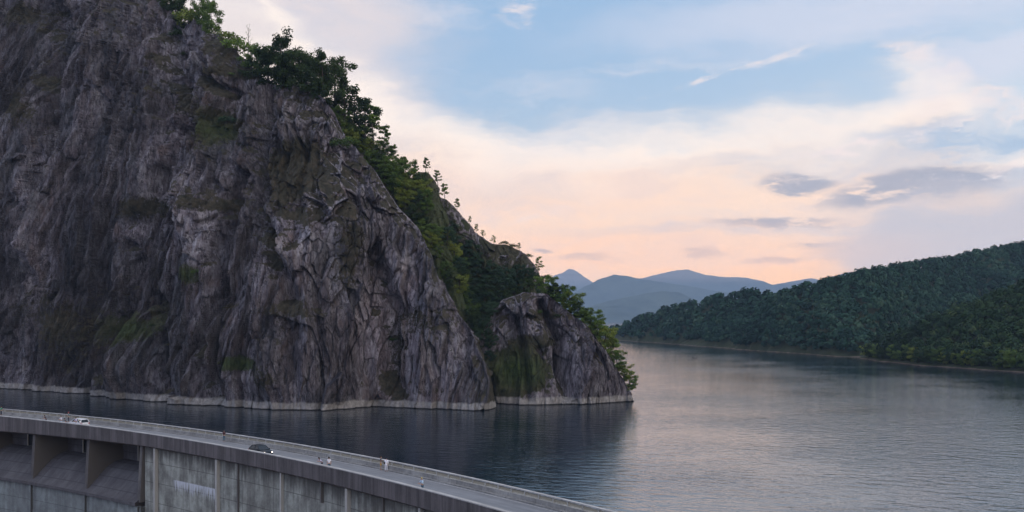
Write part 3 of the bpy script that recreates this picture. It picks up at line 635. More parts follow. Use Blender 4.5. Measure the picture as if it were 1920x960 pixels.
def make_tree(kind, h, seed, leafkey):
    """unit prototype: returns (trunk mesh, crown mesh)"""
    global rng
    rng = np.random.default_rng(seed); r = random.Random(seed)
    tb = MB(); quads = []
    lean = (r.uniform(-.06, .06), r.uniform(-.06, .06))
    def axis(f): return Vector((lean[0]*h*f+math.sin(f*4+seed)*.012*h, lean[1]*h*f, h*f))
    top = .9 if kind != 'bush' else .5
    fr = [0, .15, .35, .55, .75, top]; r0 = h*(.022 if kind != 'sparse' else .014)
    tb.tube([axis(f)-Vector((0, 0, .6 if f == 0 else 0)) for f in fr], [r0*(1.25-1.12*f) for f in fr], 7)
    if kind == 'broad':
        nl = 15; 
        for i in range(nl):
            f = .10+.82*i/nl; ang = i*2.4+r.uniform(-.5, .5); reach = h*(.30*math.sin(math.pi*min(1, (f-.04)*.93))**.7+.06)*r.uniform(.75, 1.2)
            s = axis(f*.9); e = axis(f)+Vector((math.cos(ang)*reach, math.sin(ang)*reach, h*r.uniform(-.03, .10)))
            tb.tube([s, (s+e)/2+Vector((0, 0, .02*h)), e], [r0*.45*(1.1-f), r0*.3*(1.1-f), r0*.1], 5)
            for k in range(3):
                c = np.array(s+(e-s)*(.55+.25*k))+rng.normal(size=3)*h*.035
                quads.append(leaf_quads(c, h*.015, int(135*r.uniform(.7, 1.2)), h*r.uniform(.08, .14), .8, .15))
        for k in range(4): quads.append(leaf_quads(np.array(axis(.86))+rng.normal(size=3)*h*.05, h*.015, 90, h*.085, 1.2, .1))
    elif kind == 'conic':
        for i in range(16):
            f = .18+.8*i/16; reach = h*.24*(1.05-f)**.8
            for k in range(5):
                ang = k*1.257+i*.7; s = axis(f); e = s+Vector((math.cos(ang)*reach, math.sin(ang)*reach, -.02*h+.03*h*r.random()))
                if k % 2: tb.tube([s, e], [r0*.25*(1.1-f), r0*.06], 4)
                quads.append(leaf_quads(np.array(s+(e-s)*.7), h*.016, 26, h*.05*(1.25-f), .5, .2))
    elif kind == 'sparse':
        for i in range(12):
            f = .3+.66*i/12; ang = i*2.2+r.uniform(-.6, .6); reach = h*r.uniform(.14, .28)*(1.25-f)
            s = axis(f*.93); e = s+Vector((math.cos(ang)*reach, math.sin(ang)*reach, h*r.uniform(.02, .1)))
            tb.tube([s, e], [r0*.4*(1.1-f)+.01, .015], 4)
            for k in range(2):
                quads.append(leaf_quads(np.array(s+(e-s)*(.6+.4*k))+rng.normal(size=3)*h*.012, h*.021, int(34*r.uniform(.5, 1.3)), h*r.uniform(.045, .08), .8, .2))
    elif kind == 'bare':
        for i in range(14):
            f = .3+.65*i/14; ang = i*2.4; reach = h*.22*(1.2-f); s = axis(f); e = s+Vector((math.cos(ang)*reach, math.sin(ang)*reach, h*.12))
            tb.tube([s, e], [r0*.35, .02], 4); quads.append(leaf_quads(np.array(e), h*.010, 6, h*.05, 1, .1))
    elif kind == 'bush':
        for i in range(9):
            ang = i*2.4; rad = h*.5*math.sqrt((i+.5)/9); c = np.array([math.cos(ang)*rad, math.sin(ang)*rad, h*(.55-.25*rad/(h*.5))*r.uniform(.8, 1.3)])
            tb.tube([(0, 0, 0), tuple(c*.9)], [r0*.5, r0*.15], 4)
            quads.append(leaf_quads(c, h*.035, 75, h*r.uniform(.2, .3), .8, .35))
    Q = np.concatenate(quads, 0); n = len(Q)
    me_t = bpy.data.meshes.new('trunk'); me_t.from_pydata(tb.v, [], tb.f); me_t.update(); me_t.materials.append(PALEBARK if kind in ('sparse', 'bare') else BARK)
    ob = npmesh('crown', Q.reshape(-1, 3), np.arange(n*4).reshape(-1, 4), LEAF[leafkey], False); me_c = ob.data; bpy.data.objects.remove(ob)
    return me_t, me_c
PROTO = {}
def proto(kind, key, var):
    k = (kind, key, var)
    if k not in PROTO: PROTO[k] = make_tree(kind, 10.0, 100+var*7+len(kind)*3, key)
    return PROTO[k]
def plant(pos, h, kind, key, label, group=None, name=None, cat=None, wide=1.0):
    mt, mc = proto(kind, key, random.randrange(3 if kind != 'bare' else 1))
    nm = name or {'broad': 'broadleaf_tree', 'conic': 'conifer_tree', 'sparse': 'slender_tree', 'bare': 'bare_tree', 'bush': 'shrub'}[kind]
    e = empty(nm, pos, random.uniform(0, 6.28), label=label, cat=cat or ('shrub' if kind == 'bush' else 'tree'), group=group)
    s = h/10; e.scale = (s*wide, s*wide, s)
    for n_, me in (('trunk' if kind != 'bush' else 'stem', mt), ('crown', mc)):
        c = bpy.data.objects.new(n_, me); COL.objects.link(c); c.parent = e
    return e
def inpoly(px, py, poly):
    r = np.zeros(px.shape, bool); n = len(poly)
    for i in range(n):
        x0, y0 = poly[i]; x1, y1 = poly[(i+1) % n]
        if y0 == y1: continue
        c = ((y0 > py) != (y1 > py)) & (px < (x1-x0)*(py-y0)/(y1-y0)+x0); r ^= c
    return r
def scatter(M, poly, spacing, rows=None, seed=1):
    r = np.random.default_rng(seed); nf = M.nf
    px, py, P = M.px[2:nf], M.py[2:nf], M.P[2:nf]
    idx = np.argwhere(inpoly(px, py, poly)); r.shuffle(idx); keep = []
    for i, j in idx[:6000]:
        p = P[i, j]
        if all((p[0]-q[0])**2+(p[2]-q[2])**2 > spacing**2 for q in keep): keep.append(p)
    return keep
def on_ridge(M, px, back=1.5, down=0.):
    j = int(np.argmin(np.abs(M.rpx-px))); p = M.P[M.nf-1, j].copy(); p[1] += back; p[2] -= .4+down; return p
def top_tree(M, px, ytop, kind, key, label, group=None, back=1.5, wide=1., hmax=99, down=0.):
    p = on_ridge(M, px, back, down); ztop = CZ+(HY-ytop)/F*p[1]; h = max(4.6 if kind == 'sparse' else 3., min(hmax, ztop-p[2]))
    return plant(p, h, kind, key, label, group, wide=wide)

# skyline of the main cliff, left to right
GSK = 'trees along the skyline of the big cliff'
for px, yt, k, c, wd, lab in [
    (318, -30, 'broad', 'dark', 1.3, 'dark leafy tree cut by the top edge at the left start of the skyline'),
    (338, -5, 'broad', 'dark', 1.2, 'dark tree in the shaded notch at the top of the cliff'),
    (352, 8, 'bush', 'bright', 1.5, 'yellowish shrub beside the small rock tooth near the top edge'),
    (378, -12, 'broad', 'mid', .8, 'open crowned green tree standing tallest left of the pale sky'),
    (395, 2, 'broad', 'mid', .9, 'outermost of the top edge trees, its crown against pale sky'),
    (428, 50, 'bush', 'bright', 1.5, 'rounded yellow green shrub on the sloping rock shoulder'),
    (443, 58, 'bush', 'mid', 1.3, 'low green shrub right of the yellow green one on the shoulder'),
    (464, 48, 'bare', 'mid', .8, 'thin nearly leafless tree rising from the shoulder shrubs'),
    (480, 82, 'broad', 'mid', 1.4, 'low green tree at the foot of the tallest skyline tree'),
    (500, 92, 'broad', 'dark', 1.5, 'dark bushy tree just left of the tallest skyline tree'),
    (526, 60, 'broad', 'dark', .95, 'tallest dark pointed tree on the skyline of the big cliff'),
    (545, 92, 'broad', 'dark', 1.4, 'dark round tree leaning on the right of the tallest skyline tree'),
    (572, 100, 'broad', 'dark', 1.2, 'dark tree in the middle of the skyline clump above grey boulders'),
    (588, 112, 'broad', 'dark', 1.2, 'small dark tree filling the dip of the skyline clump'),
    (604, 95, 'broad', 'dark', 1.0, 'second tallest skyline tree with a loose feathery crown')]:
    top_tree(M1, px, yt, k, c, lab, GSK, wide=wd*.85, down=2.2 if k == 'broad' else .5)
# descending crest behind the big cliff's edge
names = ['feathery dark tree first down the descending crest', 'dark spiky tree below the feathery one on the crest', 'narrow conifer like tree standing clear of the crest', 'dark tree halfway down the crest above the green gully', 'slim tree with gaps in its crown against pale sky', 'thin tree leaning out over the green slope', 'small open tree low on the crest near the dip', 'last little tree of the crest before the rocky crag']
for (px, yt, k, c, wd), lab in zip([(628, 112, 'broad', 'dark', 1.1), (646, 136, 'conic', 'dark', 1.1), (664, 158, 'conic', 'dark', 1.1), (682, 180, 'broad', 'dark', 1.), (699, 188, 'sparse', 'mid', 1.3), (718, 230, 'sparse', 'mid', 1.2), (736, 268, 'sparse', 'mid', 1.3), (752, 292, 'broad', 'mid', 1.1)], names):
    top_tree(M2, px, yt, k, c, lab, GSK, wide=wd)
# crag skyline
GCR = 'slender trees on the skyline of the rocky crag'
for px, yt, wd, lab in [(776, 292, 1.2, 'leftmost slender tree on the crag top beside the dip'), (797, 293, 1.3, 'bushier slender tree second on the crag top'), (821, 297, 1.1, 'tall thin tree leaning off the crag top, third from left'),
    (834, 330, 1.3, 'short thin tree just below the crag top'), (857, 370, 1.3, 'small tree alone on the bare crag edge'), (880, 406, 1.1, 'first of the small trees where the crag edge flattens'), (893, 418, 1.2, 'second small tree on the flattening crag edge'),
    (906, 432, 1.3, 'low tree on the crag edge above dark forest'), (926, 442, 1.5, 'stubby tree on the notch of the crag edge'), (974, 455, 1.4, 'flat topped little tree on the lower crag edge'), (1010, 478, 1.2, 'tiny thin tree at the low right end of the crag')]:
    top_tree(M2, px, yt, 'sparse', 'mid', lab, GCR, wide=wd, hmax=9)
for i, (px, yt) in enumerate([(945, 452), (960, 462), (990, 474)]):
    top_tree(M2, px, yt, 'bush', 'dark', ['dark shrub on the crag edge left of the flat topped tree', 'low shrub tucked on the crag edge beneath the flat topped tree', 'dark shrub right of the flat topped tree on the crag'][i], 'shrubs on the crag edge', hmax=4, wide=1.4)
# crest of the promontory
GPR = 'trees down the lakeward crest of the promontory'
labs = ['round green tree at the top of the promontory crest', 'dark tree second on the promontory crest', 'bushy tree third down the promontory crest', 'bright green tree upper on the promontory crest against the mountains', 'spreading dark tree above the middle of the crest', 'leafy tree at the middle of the promontory crest', 'green tree just below the middle of the crest', 'open crowned tree two thirds down the crest', 'yellow green tree two thirds down the promontory crest', 'small tree over the steep lower crest', 'drooping tree near the foot of the crest', 'second lowest tree of the crest over the lake', 'lowest tree leaning out over the lake at the promontory tip']
for (px, yt, c), lab in zip([(1028, 514, 'mid'), (1043, 530, 'dark'), (1058, 534, 'mid'), (1070, 545, 'bright'), (1083, 565, 'dark'), (1095, 575, 'mid'), (1108, 580, 'mid'), (1122, 598, 'mid'), (1135, 612, 'bright'), (1146, 632, 'mid'), (1158, 658, 'mid'), (1170, 682, 'bright'), (1180, 702, 'mid')], labs):
    top_tree(M3, px, yt, 'broad', c, lab, GPR, wide=1.35, back=2.5)
# forest strips in the gully
for i, p in enumerate(scatter(M2, [(615, 205), (655, 240), (700, 280), (745, 322), (785, 345), (800, 385), (820, 430), (850, 480), (868, 545), (890, 625), (860, 600), (836, 540), (805, 470), (760, 390), (715, 340), (672, 290), (640, 262)], 3.9, seed=3)):
    plant(p-np.array([0, 0, .8]), random.uniform(7, 10.5), 'broad', random.choice(['mid', 'bright', 'mid', 'dark']), 'leafy green tree packed in the bright strip behind the edge of the big cliff', 'trees of the bright green strip', wide=1.15)
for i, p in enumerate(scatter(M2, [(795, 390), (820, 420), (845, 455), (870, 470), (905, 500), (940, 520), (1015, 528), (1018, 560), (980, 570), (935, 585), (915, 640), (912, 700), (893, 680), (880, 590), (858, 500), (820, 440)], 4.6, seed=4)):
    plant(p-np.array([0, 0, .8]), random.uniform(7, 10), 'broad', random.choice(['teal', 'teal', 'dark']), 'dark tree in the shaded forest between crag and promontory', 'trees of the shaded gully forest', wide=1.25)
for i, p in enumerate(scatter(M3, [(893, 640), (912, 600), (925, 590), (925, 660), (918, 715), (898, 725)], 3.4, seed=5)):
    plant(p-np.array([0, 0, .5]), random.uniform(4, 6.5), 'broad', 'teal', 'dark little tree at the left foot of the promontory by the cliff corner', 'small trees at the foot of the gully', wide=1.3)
# shrubs on the big face
def on_face(M, px, py):
    nf = M.nf; d = (M.px[2:nf]-px)**2+(M.py[2:nf]-py)**2; i = np.unravel_index(np.argmin(d), d.shape); return M.P[2:nf][i].copy()
for px, py, h, c, lab in [(636, 276, 6.5, 'dark', 'dark round shrub on the shoulder where the ridge turns down'), (622, 270, 3.5, 'mid', 'small green shrub left of the dark one on the shoulder'), (655, 270, 5, 'mid', 'green shrub against the start of the green strip'), (424, 228, 5.5, 'teal', 'dark shrub in the grassy hollow of the upper face'),
    (405, 250, 3, 'mid', 'low shrub at the lower lip of the grassy hollow'), (455, 140, 4, 'dark', 'shrub on the grassy ledge beneath the rock shoulder'), (435, 142, 2.6, 'mid', 'small shrub at the left end of the grassy ledge'), (350, 105, 4, 'dark', 'shrub in the dark cleft under the top trees'), (338, 70, 7, 'dark', 'dense dark shrub filling the notch under the top trees'),
    (368, 512, 3, 'mid', 'little shrub on a tiny ledge midway up the face'), (250, 606, 2.6, 'mid', 'shrub on the grassy dome above the water at left'), (285, 612, 2.0, 'dark', 'small shrub at the right of the grassy dome'), (735, 640, 3, 'dark', 'shrub in the deep dark cleft low on the right'), (1010, 588, 2.4, 'mid', 'shrub on the grassy ledge near the top of the promontory'), (1045, 594, 2.0, 'dark', 'small shrub at the right of the promontory ledge')]:
    Mx = M3 if px > 900 else M1; p = on_face(Mx, px, py); p[2] -= h*.15
    plant(p, h, 'bush', c, lab, 'shrubs growing on the rock', wide=1.35)

# forests of the far shore
def forest(name, M, spacing, hgt, nleaf, lsize, leafkeys, label, seed, rmax=1e9, skipz=.9):
    r = np.random.default_rng(seed); nf = M.nf
    P = M.P[2:nf+4]; nv, nu = P.shape[:2]
    a = np.linalg.norm(np.cross(P[1:, :-1]-P[:-1, :-1], P[:-1, 1:]-P[:-1, :-1]), axis=-1); w_ = a.ravel()/a.sum(); N = int(a.sum()/spacing**2)
    idx = r.choice(len(w_), N, p=w_); i, j = idx//(nu-1), idx % (nu-1); fi, fj = r.random(N)[:, None], r.random(N)[:, None]
    p = P[i, j]*(1-fi)*(1-fj)+P[i+1, j]*fi*(1-fj)+P[i, j+1]*(1-fi)*fj+P[i+1, j+1]*fi*fj
    px = 960+F*p[:, 0]/p[:, 1]; p = p[(p[:, 2] > skipz) & (px < 2080) & (px > 1100)]; N = len(p)
    h = hgt*(.7+.6*r.random(N)); R0 = h*(.30+.12*r.random(N))
    d = r.normal(size=(N, nleaf, 3)); d[..., 2] = np.abs(d[..., 2])*.9-.25; d /= np.linalg.norm(d, axis=-1, keepdims=True)
    lump = .78+.3*np.sin(d[..., 0]*5+p[:, None, 0])*np.sin(d[..., 1]*5+p[:, None, 1])*np.sin(d[..., 2]*6+2)+.1*r.random((N, nleaf))
    c = p[:, None]+np.stack([d[..., 0]*R0[:, None]*lump, d[..., 1]*R0[:, None]*lump, (.6*h[:, None]+d[..., 2]*h[:, None]*.42*lump)], -1)
    u = np.cross(d, r.normal(size=d.shape)); u /= np.linalg.norm(u, axis=-1, keepdims=True); v = np.cross(d+r.normal(size=d.shape)*.35, u)
    s = (lsize*(.6+.8*r.random((N, nleaf))))[..., None]
    Q = np.stack([c-u*s-v*s*.5, c+u*s*.4-v*s, c+u*s+v*s*.6, c-u*s*.3+v*s], 2).reshape(-1, 3)
    o = npmesh(name, Q, np.arange(len(Q)).reshape(-1, 4), leafkeys, False)
    at = o.data.attributes.new('tree_tone', 'FLOAT', 'POINT')
    big = fbm(p[:, 0]/60, p[:, 1]/60, p[:, 2]/60, 3); tone = np.clip(.75*r.random(N)**1.5+1.1*(big-.35), 0, 1)
    at.data.foreach_set('value', np.repeat(tone, nleaf*4).astype(np.float32))
    return tag(o, label, 'forest', kind='stuff'), N
def forest_mat(kb=(1, 1, 1), nm='forest_leaves'):
    m, tt, b = mat(nm); tn = tt.node('ShaderNodeAttribute', attribute_name='tree_tone').outputs['Fac']
    g = tt.node('ShaderNodeNewGeometry').outputs['Random Per Island']
    c = tt.ramp(tt.m('ADD', tt.m('MULTIPLY', tn, .8), tt.m('MULTIPLY', g, .2)), [(.1, (.014, .030, .014)), (.45, (.026, .055, .024)), (.75, (.046, .082, .032)), (.97, (.085, .11, .042))])
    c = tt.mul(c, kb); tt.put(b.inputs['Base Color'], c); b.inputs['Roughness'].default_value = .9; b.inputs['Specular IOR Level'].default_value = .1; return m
FM = forest_mat(); FM2 = forest_mat((.85, 1.1, 1.75), 'hazed_forest_leaves')  # farther hills: blue of the haze tinted into the leaf colour
forest('forest', H3, 4.6, 9.5, 90, .7, FM, 'dense leafy forest covering the nearest hill at the right edge', 11)
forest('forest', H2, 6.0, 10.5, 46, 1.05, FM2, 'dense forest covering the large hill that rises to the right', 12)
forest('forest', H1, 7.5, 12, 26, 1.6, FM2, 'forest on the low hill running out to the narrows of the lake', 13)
# separate trees along the near shore
rsh = random.Random(5); nf = H3.nf; j_last = 0
for j in range(4, 220):
    p = H3.P[2:, j]; k = int(np.argmax(p[:, 2] > 2.0)); q = p[k]; px = 960+F*q[0]/q[1]
    if px > 1935: break
    if not isinstance(j_last, int) and np.hypot(*(q[:2]-j_last[:2])) < 6.0: continue
    j_last = q; plant(q-np.array([0, 0, .5]), rsh.uniform(8, 13), 'broad', rsh.choice(['mid', 'dark', 'bright', 'mid']), 'leafy tree in the front row on the bare shore of the nearest wooded hill', 'trees along the near wooded shore', wide=1.2)

# ------------------------------------------------------------------ cars
GLASS = simple('car_glass', (.02, .028, .035), .06); GLASS.node_tree.nodes['Principled BSDF'].inputs['Specular IOR Level'].default_value = .3; RUB = simple('rubber', (.015, .015, .016), .85); RIM = simple('rim_metal', (.45, .45, .47), .3, .9)
RED = simple('tail_lamp_red', (.35, .01, .01), .3); LAMP = simple('lamp_glass', (.75, .76, .78), .12); BLKP = simple('black_plastic', (.02, .02, .022), .6)
def car_paint(name, col):
    m, tt, b = mat(name); b.inputs['Base Color'].default_value = (*col, 1); b.inputs['Roughness'].default_value = .45; b.inputs['Coat Weight'].default_value = .12; b.inputs['Specular IOR Level'].default_value = .15; return m
lit = bpy.data.materials.new('lit_lamp'); lit.use_nodes = True; lb_ = lit.node_tree.nodes['Principled BSDF']; lb_.inputs['Emission Color'].default_value = (1, .86, .7, 1); lb_.inputs['Emission Strength'].default_value = 2.2
PLATE = simple('plate_white', (.6, .6, .6), .5)
def car(name, loc, rz, Lc, paint, label, wagon=False, lights_on=False):
    e = empty(name, loc, rz, label=label, cat='car')
    h = Lc/2; W = .88
    hood = .92 if not wagon else .95; belt = .95
    st = [(-h, .38, .72, .72), (-h+.06, .30, .86, .80), (-h+.35, .24, belt, .86), (-.9, .22, belt, W), (.3, .22, belt, W), (h-1.25, .22, hood, W), (h-.5, .24, hood-.10, .84), (h-.1, .28, hood-.22, .76), (h, .36, .60, .66)]
    V = []; Fc = []
    for (x_, zb, zt, w_) in st:
        V += [(x_, -w_*.9, zb), (x_, -w_, zb+.16), (x_, -w_, zb+(zt-zb)*.6), (x_, -w_*.93, zt-.03), (x_, -w_*.80, zt), (x_, 0, zt+.03), (x_, w_*.80, zt), (x_, w_*.93, zt-.03), (x_, w_, zb+(zt-zb)*.6), (x_, w_, zb+.16), (x_, w_*.9, zb)]
    k = 11
    for i in range(len(st)-1):
        for j in range(k): j2 = (j+1) % k; Fc.append((i*k+j, i*k+j2, (i+1)*k+j2, (i+1)*k+j))
    Fc.append(tuple(range(k))[::-1]); Fc.append(tuple((len(st)-1)*k+j for j in range(k)))
    body = meshobj('body', V, Fc, paint, e, True)
    bv = body.modifiers.new('b', 'BEVEL'); bv.width = .03; bv.segments = 2; bv.limit_method = 'ANGLE'
    # greenhouse: corners of the glass at the belt and at the roof
    xb0, xb1 = (-h+.10, h-1.15) if wagon else (-h+.22, h-1.1); xr0, xr1 = (-h+.35, h-1.95) if wagon else (-h+.85, h-1.9)
    zr = 1.46; yb, yr = .80, .60
    def C(x_, y_, z_): return (x_, y_, z_)
    def panel(nm, q, mat_, t_=.03):
        a = [Vector(p) for p in q]; n = (a[1]-a[0]).cross(a[2]-a[0]).normalized()*t_
        return meshobj(nm, [tuple(p) for p in a]+[tuple(p-n) for p in a], [(0, 1, 2, 3), (7, 6, 5, 4), (0, 4, 5, 1), (1, 5, 6, 2), (2, 6, 7, 3), (3, 7, 4, 0)], mat_, e)
    panel('windscreen', [C(xb1, -yb+.06, belt), C(xb1, yb-.06, belt), C(xr1, yr-.04, zr-.03), C(xr1, -yr+.04, zr-.03)], GLASS)
    panel('rear_window', [C(xb0, yb-.06, belt), C(xb0, -yb+.06, belt), C(xr0, -yr+.04, zr-.03), C(xr0, yr-.04, zr-.03)], GLASS)
    for s in (-1, 1):
        q = [C(xb0+.12, s*yb, belt), C(xb1-.12, s*yb, belt), C(xr1-.05, s*yr, zr-.04), C(xr0+.08, s*yr, zr-.04)]
        panel('side_window', q if s < 0 else q[::-1], GLASS)
    rf = MB(); N_ = 6
    xs = [xr0-.02, xr0+.12, (xr0+xr1)/2, xr1-.12, xr1+.02]; zs = [zr-.03, zr+.03, zr+.07, zr+.03, zr-.03]
    for x_, z_ in zip(xs, zs):
        for y_, dz in ((-yr-.02, -.04), (-yr*.6, .0), (0, .02), (yr*.6, 0), (yr+.02, -.04)): rf.v.append((x_, y_, z_+dz))
    for x_, z_ in zip(xs, zs):
        for y_ in (-yr-.02, -yr*.6, 0, yr*.6, yr+.02): rf.v.append((x_, y_, z_-.07))
    for i in range(4):
        for j in range(4):
            a = i*5+j; rf.f.append((a, a+5, a+6, a+1)); rf.f.append((a+25, a+26, a+31, a+30))
    for i in range(4):
        rf.f.append((i*5, i*5+25, i*5+30, i*5+5)); rf.f.append((i*5+4, i*5+9, i*5+34, i*5+29))
    for j in range(4): rf.f.append((j, j+1, j+26, j+25)); rf.f.append((20+j, 45+j, 46+j, 21+j))
    for s in (-1, 1):
        rf.tube([(xb1+.02, s*(yb-.02), belt-.02), (xr1, s*yr, zr-.03)], [.045, .04], 6); rf.tube([(xb0+.03, s*(yb-.02), belt-.02), (xr0, s*yr, zr-.03)], [.07, .06], 6)
        rf.tube([(-.25, s*(yb+.005), belt-.02), (-.32, s*(yr+.005), zr-.03)], [.04, .035], 6)
        if wagon: rf.tube([(-1.15, s*(yb+.005), belt-.02), (-1.15, s*(yr+.005), zr-.03)], [.06, .05], 6)
    rf.build('roof', paint, e)
    for x_ in (-h+.85, h-.85):
        for s in (-1, 1):
            wv = MB(); n = 20; prof = [(.20, -.10), (.30, -.11), (.325, -.06), (.325, .06), (.30, .11), (.20, .10)]
            for i in range(n):
                a = 2*math.pi*i/n
                for (r_, y_) in prof: wv.v.append((r_*math.cos(a), y_, r_*math.sin(a)))
            for i in range(n):
                for j in range(6): wv.f.append((i*6+j, i*6+(j+1) % 6, ((i+1) % n)*6+(j+1) % 6, ((i+1) % n)*6+j))
            wh = wv.build('wheel', RUB, e); wh.location = (x_, s*.80, .325)
            rv = MB(); rv.tube([(0, -.085, 0), (0, .085, 0)], [.195, .195], 12); rm = rv.build('rim', RIM, wh)
            ar = MB(); ar.tube([(x_, s*.70, .36), (x_, s*.885, .36)], [.38, .38], 16); 
            ar.build('wheel_arch', BLKP, e)
    for s in (-1, 1):
        q = MB(); q.tube([(h-.32, s*.70, .66), (h-.10, s*.60, .64), (h-.02, s*.48, .62)], [.05, .10, .06], 8); q.build('headlight', lit if lights_on else LAMP, e)
        q = MB(); q.box(-h-.01, -h+.12, min(s*.58, s*.80), max(s*.58, s*.80), .66, .84); q.build('tail_light', RED, e)
        q = MB(); q.tube([(h-1.45, s*.84, .98), (h-1.45, s*1.0, 1.02)], [.06, .08], 6); q.build('mirror', paint, e)
    q = MB(); q.box(h-.08, h+.02, -.45, .45, .30, .48); q.build('grille', BLKP, e)
    q = MB(); q.box(-h-.03, -h+.05, -.70, .70, .32, .46); q.build('rear_bumper', BLKP, e)
    q = MB(); q.box(-h-.02, -h-.005, -.26, .26, .56, .67); q.build('number_plate', PLATE, e)
    return e
def on_road(px, dr, z=16.008):
    a = theta_px(px, RR+dr); return a, A(a, RR+dr, z)
a, p = on_road(489, 2.35); car('parked_car', p, a-math.pi/2, 4.25, car_paint('dark_blue_paint', (.006, .013, .022)), 'dark hatchback with lit headlights coming along the dam road', lights_on=True)
bpy.data.objects['parked_car'].name = 'hatchback_car'
a, p = on_road(147, 3.0); car('estate_car', p, a+math.pi/2, 4.5, car_paint('white_paint', (.72, .74, .76)), 'white car seen from behind among people at the left end of the dam', wagon=True)

# ------------------------------------------------------------------ people
SKIN = simple('skin', (.42, .25, .18), .6)
def cloth(n, c): return simple(n, c, .85, 0, .08)
def skinned(name, chains, material, parent, cut=None, levels=1):
    """chains: list of (points, radii); equal points are shared so the surface is continuous; the first point is the root"""
    idx = {}; vs = []; rad = []; ed = []
    for pts, rs in chains:
        prev = None
        for p_, r_ in zip(pts, rs):
            k = tuple(round(c, 4) for c in p_)
            if k not in idx: idx[k] = len(vs); vs.append(k); rad.append(r_)
            if prev is not None and prev != idx[k]: ed.append((prev, idx[k]))
            prev = idx[k]
    me = bpy.data.meshes.new(name); me.from_pydata(vs, ed, []); ob = bpy.data.objects.new(name, me); COL.objects.link(ob)
    ob.modifiers.new('skin', 'SKIN').use_smooth_shade = True
    sv = me.skin_vertices[0].data if me.skin_vertices else None
    if sv is None:
        bm = bmesh.new(); bm.from_mesh(me); bm.verts.layers.skin.verify(); bm.to_mesh(me); bm.free(); sv = me.skin_vertices[0].data
    for i, r_ in enumerate(rad): sv[i].radius = (r_, r_) if not isinstance(r_, tuple) else r_
    sv[0].use_root = True
    sb = ob.modifiers.new('sub', 'SUBSURF'); sb.levels = levels; sb.render_levels = levels
    dg = bpy.context.evaluated_depsgraph_get(); dg.update(); m2 = bpy.data.meshes.new_from_object(ob.evaluated_get(dg))
    ob.modifiers.clear(); ob.data = m2; m2.materials.clear(); m2.materials.append(material); ob.parent = parent; return ob
